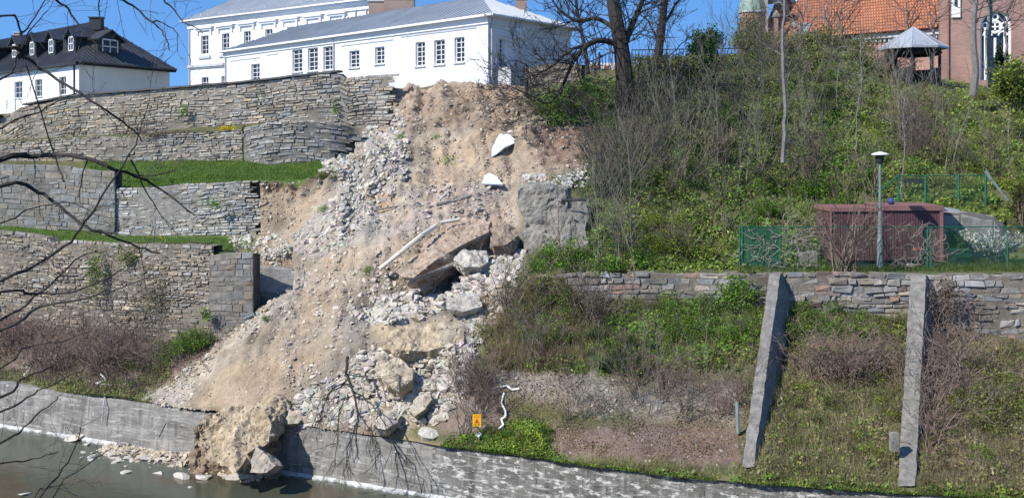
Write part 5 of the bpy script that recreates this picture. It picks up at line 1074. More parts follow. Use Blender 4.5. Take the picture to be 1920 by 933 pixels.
scatter('ivy_bush', ME_LD+ME_LB, [(1010,195),(1120,160),(1150,225),(1030,225)], 14, .5, .9, 'ivy bush on the brink above the scarp beside the big tree', 'shrub', 'ivy on the brink by the big tree')
scatter('leafy_weed', ME_LB+ME_LO, [(930,800),(1040,800),(1040,860),(880,850)], 12, .2, .42, 'small leafy weed by the river wall right of the yellow sign', 'shrub', 'weeds beside the yellow sign')
for x, y, s, l in [(606,398,.42,'green tuft on the steep soil below the upper grass terrace'), (690,512,.36,'small green tuft in the sandy middle of the slide'), (498,600,.3,'small green tuft on the lower sandy fan'), (818,260,.3,'green sod stuck in the brown scarp above the sheets'), (1845,862,.5,'dark feathery green tuft on the lower right bank'),(432,470,.5,'green weeds on top of the dark pier'),(750,262,.4,'green sod among the stones under the tall wall end')]:
    put('grass_tuft', ME_LB, x, y, s, l, 'plant', None, False)
scatter('leafy_shrub', ME_LO+ME_LB, [(960,540),(1200,560),(1300,640),(1120,680),(980,660)], 46, .35, .7, 'olive green shrub on the bank between the rubble and the bramble', 'shrub', 'olive shrubs on the lower bank')
scatter('bare_bush', ME_BARE_B, [(920,560),(1130,560),(1140,690),(900,690)], 7, .8, 1.3, 'leafless brown bush on the bank right of the rubble', 'bush', 'brown bushes right of the rubble', False, 'branches')
scatter('bare_bush', ME_BARE_B+ME_BARE_R, [(1180,720),(1400,700),(1400,800),(1280,790)], 10, .5, .95, 'leafless reddish bush left of the first buttress', 'bush', 'reddish bushes left of the first buttress', False, 'branches')
scatter('bare_bush', ME_BARE_R, [(1500,680),(1700,680),(1690,760),(1520,740)], 15, .8, 1.3, 'tangled leafless bramble between the two buttresses', 'bush', 'leafless bramble between the buttresses', False, 'branches')
scatter('bare_bush', ME_BARE_R, [(1740,620),(1850,640),(1800,820),(1730,860)], 15, .8, 1.3, 'tangled leafless bramble right beside the farther buttress', 'bush', 'leafless bramble by the farther buttress', False, 'branches')
scatter('bare_bush', ME_BARE_R, [(0,600),(120,610),(330,660),(280,720),(20,700)], 34, .7, 1.25, 'low reddish leafless bush on the upstream bank', 'bush', 'reddish bushes on the upstream bank', False, 'branches')
scatter('bare_bush', ME_BARE_G, HILLD, 26, .7, 1.25, 'grey leafless thicket bush on the shaded left of the hillside', 'bush', 'grey thicket on the hillside', False, 'branches')
scatter('bare_bush', ME_BARE_G, [(1110,330),(1130,230),(1240,200),(1250,300),(1160,400),(1110,400)], 20, .7, 1.2, 'dark leafless thicket bush below the big tree beside the slide', 'bush', 'thicket below the big tree', False, 'branches')
scatter('bare_bush', ME_BARE_B, HILL, 24, .8, 1.4, 'brown leafless bush scattered over the hillside', 'bush', 'brown bushes on the hillside', False, 'branches')
scatter('bare_bush', ME_BARE_B, [(1690,200),(1790,200),(1800,330),(1700,300)], 14, .8, 1.2, 'leafless brown bush on the grassy slope below the gazebo', 'bush', 'brown bushes below the gazebo', False, 'branches')
scatter('bare_bush', ME_BARE_G, [(1040,730),(1340,740),(1350,800),(1060,790)], 9, .3, .6, 'thin leafless bush on the grey soil face of the lower bank', 'bush', 'thin bushes on the grey soil face', False, 'branches')
scatter('bare_bush', ME_BARE_B, [(850,720),(940,690),(950,800),(880,810)], 12, .5, .9, 'leafless brown bush between the rubble and the yellow sign', 'bush', 'brown bushes by the yellow sign', False, 'branches')
scatter('sapling', ME_SAP, [(1110,330),(1180,230),(1400,180),(1640,200),(1600,330),(1400,420),(1120,430)], 32, .35, .8, 'thin leafless sapling on the hillside', 'sapling', 'saplings on the hillside', False, 'branches')
scatter('sapling', ME_SAP, [(1040,500),(1150,480),(1200,500),(1180,520)], 12, .45, .75, 'thin leafless sapling in front of the wall stump', 'sapling', 'saplings by the wall stump', False, 'branches')
scatter('sapling', ME_SAP, [(1640,230),(1900,250),(1900,370),(1660,330)], 14, .4, .8, 'thin leafless sapling on the open grassy slope', 'sapling', 'saplings on the grassy slope', False, 'branches')
scatter('sapling', ME_SAP, [(940,640),(1400,640),(1380,800),(960,700)], 26, .22, .42, 'small leafless shoot on the lower bank left of the first buttress', 'sapling', 'shoots on the lower bank', False, 'branches')
scatter('sapling', ME_SAP, [(60,600),(330,640),(300,700),(60,660)], 16, .25, .5, 'thin leafless shoot on the upstream bank', 'sapling', 'shoots on the upstream bank', False, 'branches')
scatter('sapling', ME_SAP, [(1300,112),(1500,92),(1600,95),(1600,120),(1300,130)], 9, .3, .5, 'leafless sapling on the skyline of the hill before the church', 'sapling', 'saplings on the skyline', False, 'branches')

# ivy and dry creeper on the walls
def wallivy(label, cx_, cy, rx, ry, Y, n, cols, size=.09, name='ivy'):
    x = rng.normal(cx_, rx*.5, n); y = rng.normal(cy, ry*.5, n); YY = np.full(n, Y)-rng.random(n)*.18; p = np.stack([(x-960)/FL*YY, YY, CH-(y-HZ)/FL*YY], 1)
    m = MB(); leafq(m, p, size*rng.uniform(.6, 1.4, n), pal(n, cols, rng, .25), rng, nb=(0, -1, .3)); o = m.build(name, m_leaf); return tag(o, label, 'ivy')
wallivy('narrow green ivy hanging on the long brown wall at its left', 178, 510, 18, 50, 44.0, 700, G_BRIGHT+G_OLIVE)
wallivy('small green ivy patch on the long brown wall near the river bushes', 235, 480, 26, 22, 43.6, 300, G_OLIVE)
wallivy('dry brown ivy spread over the middle of the long brown wall', 290, 560, 90, 70, 43.0, 1800, [(.22,.18,.12),(.17,.14,.09),(.13,.13,.06)], .07)
wallivy('little green plant rooted in the dark pier', 386, 590, 9, 12, 41.5, 160, G_BRIGHT)
wallivy('dark green tuft growing in the pale grey terrace wall', 400, 382, 12, 8, 46.1, 120, G_BRIGHT)
wallivy('pair of green weeds in the tall wall near its left', 344, 207, 9, 12, 55.4, 140, G_BRIGHT)
wallivy('green weed low in the tall wall right of the bastion', 628, 205, 5, 14, 53.6, 90, G_BRIGHT)
wallivy('dry purple creeper along the top of the low terrace wall', 330, 251, 90, 7, 51.0, 1400, [(.13,.07,.08),(.17,.10,.09),(.12,.10,.06)], .06)
wallivy('dry stems on the tall wall at its left', 250, 225, 60, 22, 56.0, 700, [(.25,.19,.12),(.19,.15,.10)], .06)
wallivy('green bramble climbing over the stone wall left of the first buttress', 1385, 550, 34, 30, 37.3, 1500, G_BRIGHT)
wallivy('dry creeper over the stone wall right of the farther buttress', 1775, 560, 26, 40, 36.6, 1200, [(.20,.15,.12),(.16,.12,.09)], .07)
wallivy('ivy on the round church turret', 1405, 60, 26, 36, 79.0, 1600, G_OLIVE+[(.2,.15,.08)], .14)
m = MB(); n = 900; t = rng.random(n); x = rng.normal(425, 8, n)+rng.normal(0, 2, n); y = 243+rng.normal(0, 3.5, n); YY = 50.8-rng.random(n)*.4; p = np.stack([(x-960)/FL*YY, YY, CH-(y-HZ)/FL*YY], 1); leafq(m, p, .07*np.ones(n), pal(n, [(.70,.50,.01), (.62,.45,.01), (.3,.32,.03)], rng, .1), rng); tag(m.build('flower_cushion', m_leaf), 'bright yellow flower cushion hanging over the low terrace wall', 'flowers')
for x, y, s, l in [(1203,400,.28,'upper clump of yellow flowers at the foot of the hillside'), (1222,428,.2,'lower clump of yellow flowers at the foot of the hillside'), (298,450,.2,'tiny yellow flowers on the lowest grass strip')]:
    w = g1(x, y); m = MB(); n = 60; p = rng.normal(0, 1, (n, 3))*np.array([s, s*.5, s*.5])+w+[0, -.2, .15]; leafq(m, p, .07*np.ones(n), pal(n, [(.72,.55,.02), (.6,.5,.02), (.1,.16,.02)], rng, .1), rng); tag(m.build('flower_clump', m_leaf), l, 'flowers')

# ------------------------------------------------------------------ trees
def tube_path(m, pts, r0, r1, n=8, col=(1, 1, 1), wob=0, r=rng, sub=4):
    pts = [np.array(p, float) for p in pts]; out = []
    for k in range(len(pts)-1):
        p0 = pts[max(k-1, 0)]; p1 = pts[k]; p2 = pts[k+1]; p3 = pts[min(k+2, len(pts)-1)]
        for j in range(sub):
            t = j/sub; out.append(.5*((2*p1)+(-p0+p2)*t+(2*p0-5*p1+4*p2-p3)*t*t+(-p0+3*p1-3*p2+p3)*t**3)+(r.normal(0, wob, 3) if wob and (k or j) else 0))
    out.append(pts[-1]); m.path(out, r0, r1, n, col); return out
def bare_tree(name, base_px, Yt, limbs, label, mat=m_bark, twig_depth=2, twig_col=(.04,.034,.03), tl=1.2, dens=2, seed=0, group=None, minr=.011, upb=.15):
    """limbs: list of (points (px,py,dY), r0, r1); the first one is the trunk"""
    r = np.random.default_rng(seed); b = P(*base_px, Yt); root = base(name, tuple(b), label=label, cat='tree', group=group); m = MB(); segs = []
    for li, (pts, r0, r1) in enumerate(limbs):
        q = [P(x, y, Yt+dy) for x, y, dy in pts]; out = tube_path(m, q, r0, r1, 8 if r0 > .1 else 6, wob=.0 if r0 > .1 else .02, r=r)
        nst = 0 if li else int(len(out)*.55)
        for k in range(max(1, nst), len(out)):
            fr = k/len(out); rr = r0+(r1-r0)*fr
            for _ in range(dens):
                if r.random() < .8:
                    d = out[k]-out[k-1]; d /= np.linalg.norm(d); e = r.normal(0, 1, 3); e -= d*(e@d); e /= np.linalg.norm(e); grow(out[k], d*.6+e, tl*r.uniform(.5, 1.3), min(rr*.45, .035), twig_depth, r, segs, 2, .7, upb, .62, 4, .2, minr)
    m.build('trunk', mat, root); c = MB(); c.tubes(segs, 3, np.array(twig_col)*r.uniform(.7, 1.4, (len(segs), 1))); c.build('crown', m_twig, root)
    return root
bare_tree('bare_tree', (1185,305), 50.5, [
  ([(1185,305,0),(1178,230,-.2),(1172,160,-.3),(1165,90,-.3),(1152,20,-.2),(1140,-60,0)], .52, .26),
  ([(1163,85,-.3),(1130,76,-.8),(1105,82,-1.2),(1080,108,-1.5),(1060,150,-1.6),(1050,180,-1.6)], .16, .04),
  ([(1105,82,-1.2),(1075,92,-1.5),(1040,120,-1.8),(1005,140,-2),(975,150,-2)], .09, .025),
  ([(1160,60,-.3),(1120,35,.3),(1085,40,.6),(1050,20,.8),(1030,-10,1)], .12, .04),
  ([(1168,90,-.3),(1188,40,.2),(1205,0,.4),(1215,-40,.5)], .17, .08),
  ([(1080,100,-1.5),(1035,190,-1.9),(990,175,-2.2),(950,160,-2.4)], .05, .015),
  ([(1172,160,-.3),(1210,140,-.8),(1250,110,-1),(1280,80,-1)], .07, .02),
 ], 'big dark leafless tree with a thick leaning trunk on the brink right of the slide', twig_depth=2, tl=1.7, dens=2, seed=3)
bare_tree('bare_tree', (1232,130), 55, [([(1230,180,0),(1233,110,0),(1240,60,0),(1246,0,0),(1250,-50,0)], .26, .16), ([(1240,60,0),(1260,20,.3),(1290,-20,.5)], .09, .04), ([(1236,80,0),(1215,40,.3),(1190,20,.5)], .07, .02)], 'second dark leafless tree just right of the big one', tl=1.5, seed=5, dens=1)
bare_tree('bare_tree', (1100,130), 54, [([(1103,140,0),(1098,100,0),(1090,60,0),(1082,20,0),(1075,-30,0)], .12, .06)], 'thin dark tree between the white wing and the big tree', tl=1.6, seed=6, dens=1)
m_paleb = M('pale_bark', (.13,.122,.11), (.22,.205,.185), scale=7, rough=.9, bump=.5, bscale=20, attr=False, coord='World')
def pole_tree(px, py0, py1, Y, r0, label, seed, lean=0, tw=1.0, dens=1, tc=(.15,.135,.115)):
    n = 5; pts = [(px+lean*k/n+(3*math.sin(k*2.1+seed)), py0+(py1-py0)*k/n, 0) for k in range(n+1)]; return bare_tree('bare_tree', (px, py0), Y, [(pts, r0, r0*.55)], label, mat=m_paleb, twig_depth=1, twig_col=tc, tl=tw, dens=dens, seed=seed, minr=.009)
pole_tree(1471, 305, -60, 44, .10, 'tall straight pale trunk rising alone in the middle of the hillside', 11, -2, .9)
pole_tree(1826, 180, -60, 52, .20, 'left one of the two pale trunks before the traceried window', 12, 2, 1.6, 2)
pole_tree(1857, 172, -60, 53, .18, 'right one of the two pale trunks before the traceried window', 13, -4, 1.6, 2)
pole_tree(1605, 305, 60, 46, .035, 'slim pale sapling forked below the skyline left of the gazebo', 14, 12, 1.2, 2, (.16,.15,.12))
pole_tree(1692, 385, 180, 43.5, .035, 'slim pale tree behind the upper green fence', 15, 4, 1.2, 2, (.16,.15,.12))
for i, (px, Y, lb_) in enumerate([(1550,64,'left one of the bare trees before the tile roof'),(1574,65,'second of the bare trees before the tile roof'),(1700,66,'bare tree rising right behind the gazebo roof'),(1750,66,'bare tree right of the gazebo roof'),(1885,68,'bare tree at the right edge of the church window'),(1500,64,'slender bare tree before the skylight')]):
    pole_tree(px, 110, 20, Y, .09, lb_, 20+i, 3, 2.4, 2, (.16,.105,.09))
def leaf_tree(px, py, Y, w, h, cols, label, name='evergreen_bush', n=6000, size=.13, seed=1, round_=False):
    r = np.random.default_rng(seed); b = P(px, py, Y); root = base(name, tuple(b), label=label, cat='bush'); k = 34; cc = r.normal(0, .42, (k, 3)); cc /= np.maximum(1, np.linalg.norm(cc, axis=1, keepdims=True)); cc *= np.array([w/2, w/2, h/2]); cc[:, 2] += h*.52
    i = r.integers(0, k, n); p = cc[i]+r.normal(0, .14, (n, 3))*np.array([w, w, h])*.55+b; c = pal(n, cols, r, .22)*r.uniform(.55, 1.4, k)[i][:, None]; m = MB(); leafq(m, p, size*r.uniform(.6, 1.4, n), c, r); m.build('foliage', m_leaf, root)
    s = []; 
    for q in range(7): a = r.uniform(0, 6.28); grow(b, (math.cos(a)*.4, math.sin(a)*.4, 1), h*.6, .04, 1, r, s, 2, .5, .2, .6, 3, .12, .008)
    t = MB(); t.tubes(s, 4, BR); t.build('stems', m_twig, root)
leaf_tree(1325, 135, 56, 2.0, 2.6, [(.04,.12,.02),(.06,.16,.025),(.03,.08,.015)], 'fresh green rounded bush on the skyline left of the turret', n=5200, seed=31)
leaf_tree(1905, 212, 47, 2.5, 2.6, G_YEL+[(.05,.08,.02)], 'big rounded yellow green bush at the right edge below the church window', n=7000, seed=32)
leaf_tree(1918, 425, 41.6, 1.2, 1.6, [(.12,.12,.03),(.08,.09,.025)], 'olive bush at the right edge above the white flowering shrub', n=2600, seed=33, size=.09)
leaf_tree(1872, 170, 54, .7, 2.3, G_DARK, 'narrow dark conifer between the two pale trunks and the round bush', n=2200, seed=34)
leaf_tree(1420, 125, 60, 3.4, 2.0, G_OLIVE+[(.16,.13,.07)], 'olive ivy thicket at the foot of the turret', n=5200, seed=35)
leaf_tree(1560, 108, 60, 6.0, 1.6, G_OLIVE+[(.14,.11,.06)], 'long ivy covered hedge below the orange tile roof', n=8000, seed=36)
leaf_tree(1670, 150, 59, 2.6, 1.8, [(.2,.16,.11),(.12,.12,.05),(.16,.14,.09)], 'dry tangled bush in front of the left side of the gazebo', n=3200, seed=37, size=.08)
leaf_tree(1250, 150, 55, 4.0, 1.3, G_OLIVE+[(.10,.085,.06)], 'dark scrub along the skyline railing', n=5200, seed=38)
# skyline railings and stair rail behind the big tree
m = MB()
Yr_ = 58
pr = [(1098,130),(1148,96)]
for k in range(9):
    x = 1098+50*k/8; y = 120-24*k/8; m.path([P(x, y, Yr_), P(x, y+26, Yr_)], .02, .02, 4)
m.path([P(1098,120,Yr_), P(1148,96,Yr_)], .035, .035, 5); m.path([P(1098,146,Yr_), P(1148,122,Yr_)], .03, .03, 5); m.path([P(1124,98,Yr_-.1), P(1124,155,Yr_-.1)], .06, .06, 6)
tag(m.build('stair_railing', m_darkwood), 'dark sloping metal stair railing seen left of the big tree trunk', 'railing')
m = MB()
for k in range(40): x = 1185+250*k/39; m.path([P(x, 94, 59), P(x, 122, 59)], .018, .018, 4)
m.path([P(1185,94,59), P(1435,90,59)], .03, .03, 5); m.path([P(1185,112,59), P(1435,108,59)], .025, .025, 5)
tag(m.build('metal_railing', m_darkwood), 'dark metal railing along the skyline right of the big tree', 'railing')
m = MB(); m.box(*sorted([XY(1105,120)[0], XY(1240,120)[0]]), 120, 128, 12, zat(118, 120)); o = m.build('distant_building', m_trimw)
tag(o, 'pale far building glimpsed low behind the trunks of the big trees', 'building'); mm = MB()
for k in range(6):
    x = XY(1112+20*k, 119.9)[0]; mm.box(x, x+.7, 119.86, 119.97, zat(131, 120), zat(123, 120), (1, 1, 1)); w_ = mm.build('window', m_brick, o); mm = MB()
# stone gate pier and wall above the brink between wing and tree
stone_wall('garden_wall', [(985,56,124,240),(1050,55.5,118,235),(1090,55,120,230)], 'short mossy stone wall at the corner of the wing above the scarp', course=.16, ln=(.3,.8), tint=(.25,.23,.18), seed=31)
m = MB(); m.path([P(989,222,52.5), P(987,150,52.6)], .10, .08, 7); tag(m.build('old_post', m_bark), 'dark upright post standing at the brink above the white sheets', 'post')

# ------------------------------------------------------------------ garden on the right terrace
YF = 38.9
def gz_(px, Y): # ground height of the terrace
    return 6.45
zt_ = 6.42
def fence(name, posts, y_top, Y, label, zg, windscreen=None, h=1.5, spacing=.11, postr=.03, extra=None):
    x0, x1 = XY(posts[0], Y)[0], XY(posts[-1], Y)[0]; root = base(name, ((x0+x1)/2, Y, zg), label=label, cat='fence', group='green mesh fences'); zt2 = zg+h
    for p in posts: m = MB(); x = XY(p, Y)[0]; m.path([(x, Y, zg-.2), (x, Y, zt2+.03)], postr, postr, 6); m.build('post', m_green, root)
    m = MB(); m.path([(x0, Y, zt2), (x1, Y, zt2)], .018, .018, 5); m.build('top_rail', m_green, root)
    m = MB(); w = .0032; k = x0-h
    while k < x1:
        for sg in (1, -1):
            a = (k, zg) if sg > 0 else (k+h, zg); b = (k+h, zt2) if sg > 0 else (k, zt2); 
            (ax, az), (bx, bz) = a, b
            pts = []
            for (px_, pz_) in (a, b): pts.append((px_, pz_))
            t0 = 0; t1 = 1; dx = bx-ax
            lo = min(max((x0-ax)/dx, 0), 1); hi = min(max((x1-ax)/dx, 0), 1); t0, t1 = min(lo, hi), max(lo, hi)
            if t1-t0 < .02: continue
            A = (ax+dx*t0, Y, az+(bz-az)*t0); B = (ax+dx*t1, Y, az+(bz-az)*t1); m.path([A, B], w, w, 3)
        k += spacing
    m.build('wire_mesh', m_wire, root)
    if windscreen:
        m = MB(); a, b = XY(windscreen[0], Y)[0], XY(windscreen[1], Y)[0]; k = a
        while k < b: m.quad((k, Y+.01, zg), (k+.018, Y+.01, zg), (k+.018, Y+.01, zt2-.02), (k, Y+.01, zt2-.02)); k += .03
        z = zg
        while z < zt2: m.quad((a, Y+.014, z), (b, Y+.014, z), (b, Y+.014, z+.01), (a, Y+.014, z+.01)); z += .04
        m.build('net_screen', m_green, root)
    return root
fence('mesh_fence', [1387,1392,1463,1739,1746,1889,2000,2150], 425, YF, 'long green wire mesh fence along the top of the block wall, netted at one end', zat(507, YF), (1392,1462), h=zat(425, YF)-zat(507, YF), spacing=.09)
fence('mesh_fence', [1684,1735,1797,1848], 330, 42.9, 'taller green wire mesh fence behind the shed', zat(392, 42.9), None, h=zat(329, 42.9)-zat(392, 42.9), spacing=.12, postr=.05)
m = MB(); m.path([P(1684,330,42.9), P(1640,365,42.2)], .03, .03, 5); tag(m.build('fence_brace', m_green), 'green brace sloping down left from the taller fence', 'fence brace')
m = MB(); m.path([P(1848,320,42.5), P(1858,336,42.4)], .08, .07, 7); m.path([P(1858,336,42.4), P(1893,380,42.2)], .05, .05, 7); tag(m.build('leaning_pole', m_galv), 'pale green pole leaning right of the taller fence', 'pole')
# concrete retaining wall behind the shed
stone_wall('concrete_retaining_wall', [(1768,41.7,396,500),(1850,41.7,398,500),(1880,41.8,412,500),(1900,42,440,500)], 'stained concrete retaining wall behind the bins', course=2.6, ln=(1.2,1.8), tint=(.34,.32,.28), seed=41, gap=.006, proud=.01, corecol=(.2,.19,.17))
# shed
ys = 40.3; sh = base('garden_shed', tuple(P(1660, 497, ys)), label='maroon ribbed metal shed with a brown red top trim behind the fence', cat='shed')
zs0, zs1 = zat(488, ys), zat(388, ys); xs0, xs1, xs2 = [XY(p, ys)[0] for p in (1558, 1652, 1766)]
def panel(x0, x1, z0, z1, name):
    m = MB(); x = x0; dz = .0
    while x < x1-.05: w = .10; m.quad((x, ys, z0), (x+.06, ys, z0), (x+.06, ys, z1), (x, ys, z1)); m.quad((x+.06, ys, z0), (x+.07, ys+.02, z0), (x+.07, ys+.02, z1), (x+.06, ys, z1)); m.quad((x+.07, ys+.02, z0), (x+.09, ys+.02, z0), (x+.09, ys+.02, z1), (x+.07, ys+.02, z1)); m.quad((x+.09, ys+.02, z0), (x+.10, ys, z0), (x+.10, ys, z1), (x+.09, ys+.02, z1)); x += w
    m.box(x0, x, ys+.03, ys+2.0, z0, z1-.02); m.build(name, m_maroon, sh)
panel(xs0, xs1-.06, zs0, zs1-.16, 'wall_panel'); panel(xs1+.04, xs2-.08, zs0, zs1-.12, 'wall_panel')
m = MB(); m.box(xs0-.04, xs1-.07, ys-.06, ys+2.1, zs1-.17, zs1-.02); m.box(xs0-.04, xs0+.02, ys-.05, ys-.005, zs0, zs1-.17); m.build('trim', m_trimred, sh)
m = MB(); m.box(xs1+.05, xs2+.05, ys-.07, ys+2.1, zs1-.13, zs1+.05); m.box(xs2-.08, xs2+.04, ys-.05, ys+2.05, zs0, zs1-.131); m.build('trim', m_trimred, sh)
m = MB(); m.box(xs1-.06, xs1+.04, ys+.05, ys+2, zs0, zs1); m.box(xs0+.1, xs2, ys+.1, ys+1.9, zs0-.45, zs0-.003); m.build('base', m_darkwood, sh)  # dark boxes fill the gaps between and below the panels, standing for their shade
m = MB(); m.prism((xs2+.052, ys+.1, zs1-.16), (.66, 0, -.04), (0, 1.2, 0), (0, 0, .10)); m.build('canopy', m_zinc, sh)
m = MB(); m.path([(xs2+.10, ys+.3, zs1-.2), (xs2+.10, ys+.3, zs0-.4)], .05, .05, 6); m.build('downpipe', m_galv, sh)
bp_ = P(1671, 381, ys+.7); bs = bpy.data.meshes.new('ball'); bm = bmesh.new(); bmesh.ops.create_uvsphere(bm, u_segments=20, v_segments=12, radius=.14)
for f in bm.faces: f.smooth = True
bm.to_mesh(bs); bm.free(); a = bs.attributes.new('Col', 'FLOAT_COLOR', 'POINT'); cc = np.ones((len(bs.vertices), 4), np.float32); co = np.zeros(len(bs.vertices)*3); bs.vertices.foreach_get('co', co); co = co.reshape(-1, 3); cc[:, :3] = np.where((co[:, :1] > .08), (.6,.62,.65), (.03,.055,.16)); a.data.foreach_set('color', cc.ravel())
o = link('ball', bs, m_colour, None, (bp_[0], bp_[1], zs1+.18)); tag(o, 'blue and white ball lying on the roof of the maroon shed', 'ball')
# lamp post
yl = 38.75; lp = P(1650, 503, yl); la = base('street_lamp', tuple(lp), label='slim grey green lamp post with a flat white disc head before the shed', cat='street lamp')
x, y, z = lp; H = zat(306, yl)-z
m = MB(); lathe(m, lp, [(.11, -.2), (.11, 1.0), (.085, 1.1), (.08, 2.0), (.055, 2.1), (.045, H)], 12); m.build('pole', m_galv, la)
m = MB(); lathe(m, (x, y, z+H), [(.03, -.02), (.09, 0), (.14, .12), (.15, .28), (.05, .30)], 16); m.build('lamp_housing', m_darkwood, la)
m = MB(); lathe(m, (x, y, z+H), [(.02, .295), (.30, .30), (.31, .33), (.22, .37), (.08, .41), (.01, .42)], 24); m.build('disc_shade', m_white, la)
# bins, chair, blocks
def bin_(px0, px1, py0, py1, Y, label, col=m_darkgreen, lid=True):
    a = P(px0, py1, Y); b = P(px1, py0, Y); w = b[0]-a[0]; h = b[2]-a[2]; m = MB(); x, y, z = a; t = .08*w
    V = [(x+t, y+.05, z), (x+w-t, y+.05, z), (x+w-t, y+.5, z), (x+t, y+.5, z), (x, y, z+h), (x+w, y, z+h), (x+w, y+.6, z+h), (x, y+.6, z+h)]
    m.add(V, [[0, 3, 2, 1], [4, 5, 6, 7], [0, 1, 5, 4], [1, 2, 6, 5], [2, 3, 7, 6], [3, 0, 4, 7]]); o = m.build('bin_body', col)
    root = base('plastic_bin', (x+w/2, y+.3, z), label=label, cat='bin'); keep(o, root); m = MB(); m.box(x-.03, x+w+.03, y-.03, y+.63, z+h+.002, z+h+.05); keep(m.build('rim', col), root)
bin_(1793, 1822, 471, 499, 39.7, 'dark green tub standing right of the shed'); bin_(1772, 1788, 474, 496, 40.1, 'narrow dark grey bin between the shed and the green tub', m_darkwood)
m = MB(); ya = 39.5; a = P(1718, 470, ya); x, y, z = a
m.box(x, x+.42, ya, ya+.35, z, z+.05, (.42,.11,.07)); root = base('folding_stool', (x+.2, ya+.2, z-.45), label='small red topped folding stool in front of the shed', cat='stool'); keep(m.build('seat', m_colour), root)
for yy in (ya+.03, ya+.32):
    for (u, v) in ((.04, .38), (.38, .04)): m = MB(); m.path([(x+u, yy, z), (x+v, yy, z-.46)], .014, .014, 5); keep(m.build('leg', m_galv), root)
for px0, px1, py0, py1, l in ((1502,1516,474,496,'left pale concrete block in the fenced garden'),(1517,1533,472,494,'right pale concrete block in the fenced garden')):
    a = P(px0, py1, 40.2); b = P(px1, py0, 40.2); m = MB(); m.box(a[0], b[0]-.01, 40.2, 40.6, a[2], b[2]); tag(m.build('concrete_block', m_pillar), l, 'block')
m = MB(); a = P(1703, 500, 39.3); m.box(a[0], a[0]+.28, 39.3, 39.5, a[2], a[2]+.10); tag(m.build('white_box', m_white), 'small white box on the grass before the shed', 'box')
bn = P(1700, 372, 44); m = MB(); 
for k in range(3): m.box(bn[0], bn[0]+.9, 44+.13*k, 44.1+.13*k, bn[2]+.42, bn[2]+.46)
rb = base('garden_bench', (bn[0]+.45, 44.2, bn[2]), label='dark small bench seen through the taller fence', cat='bench'); keep(m.build('seat', m_darkwood), rb)
for xx in (.05, .8): m = MB(); m.box(bn[0]+xx, bn[0]+xx+.06, 44, 44.4, bn[2]-.1, bn[2]+.415); keep(m.build('leg', m_darkwood), rb)
m = MB(); m.box(bn[0], bn[0]+.9, 44.42, 44.46, bn[2]+.5, bn[2]+.8); keep(m.build('backrest', m_darkwood), rb)
# white flowering shrub: arching sprays
def spray_bush(px, py, Y, label):
    r = np.random.default_rng(5); b = P(px, py, Y); root = base('flowering_shrub', tuple(b), label=label, cat='shrub'); segs = []; pts = []
    for k in range(95):
        a = r.uniform(0, 6.28); L = r.uniform(1.0, 1.95); p = b.copy(); d = np.array([math.cos(a)*.6, math.sin(a)*.4, 1.9]); 
        for j in range(7): d = d+np.array([math.cos(a)*.10, math.sin(a)*.08, -.20]); q = p+d/np.linalg.norm(d)*L/7; segs.append((p, q, .009, .007)); p = q; pts += [(p, j)]
    m = MB(); m.tubes(segs, 3, (.2,.16,.1)); m.build('stems', m_twig, root)
    fp_ = np.array([p for p, j in pts if j > 1]); n = len(fp_)*14; i = r.integers(0, len(fp_), n); q = fp_[i]+r.normal(0, .035, (n, 3)); m = MB(); leafq(m, q, .07*r.uniform(.7, 1.3, n), pal(n, [(.78,.78,.74), (.62,.63,.56), (.08,.13,.04)], r, .08, [.45, .2, .35]), r); m.build('blossom', m_leaf, root)
spray_bush(1868, 505, 39.9, 'white flowering shrub with arching sprays behind the fence')
leaf_tree(1797, 490, 40.9, 1.0, 1.3, [(.04,.10,.025),(.06,.13,.03)], 'green leafy bush between the shed and the white flowering shrub', n=2600, seed=41, size=.08)
put('bare_bush', ME_BARE_B, 1590, 508, 1.6, 'big leafless grey brown bush growing on the wall edge before the shed', 'bush', None, False, 'branches', Y=38.2)
put('bare_bush', ME_BARE_B, 1572, 508, 1.25, 'smaller leafless bush beside the big one before the left end of the shed', 'bush', None, False, 'branches', Y=38.3)
def creeper(x0, x1, y0, y1, Y, n, label, col, seed):
    r = np.random.default_rng(seed); m = MB()
    for k in range(n):
        x = r.uniform(x0, x1); y = r.uniform(y0, y1); p = P(x, y, Y-r.random()*.1); a = r.uniform(0, 6.28); pts = [p]
        for j in range(9): a += r.normal(0, .6); pts.append(pts[-1]+np.array([math.cos(a)*.13, r.normal(0, .02), math.sin(a)*.10]))
        m.path(pts, .011, .006, 3, np.array(col)*r.uniform(.7, 1.3))
    tag(m.build('creeper', m_twig), label, 'creeper')
creeper(1400, 1540, 430, 500, YF+.05, 90, 'pale leafless creeper tangled in the left part of the mesh fence', (.30,.27,.22), 1)
creeper(1660, 1765, 432, 500, YF+.05, 50, 'pale leafless creeper on the mesh fence before the right half of the shed', (.30,.24,.2), 2)
creeper(1690, 1745, 640, 880, 30.6, 0, 'x', (.2,.16,.13), 3) if False else None
r3 = np.random.default_rng(77); m = MB()
for k in range(170):
    t = r3.random(); px = 1722+(1702-1722)*t+r3.uniform(-4, 30); py = 520+(900-520)*t; Y = 36.7+(29.3-36.7)*t-.06; p = P(px, py, Y+max(0, (px-1736+20*t))*.02); pts = [p]; a = r3.uniform(-2, -1)
    for j in range(8): a += r3.normal(0, .4); a = min(max(a, -2.6), -.5); pts.append(pts[-1]+np.array([math.cos(a)*.12, -.03*(1 if j else 0)*t+.0, math.sin(a)*.10]))
    m.path(pts, .010, .006, 3, np.array((.22,.17,.145))*r3.uniform(.7, 1.3))
tag(m.build('creeper', m_twig), 'brown leafless creeper wrapped down the farther buttress', 'creeper')

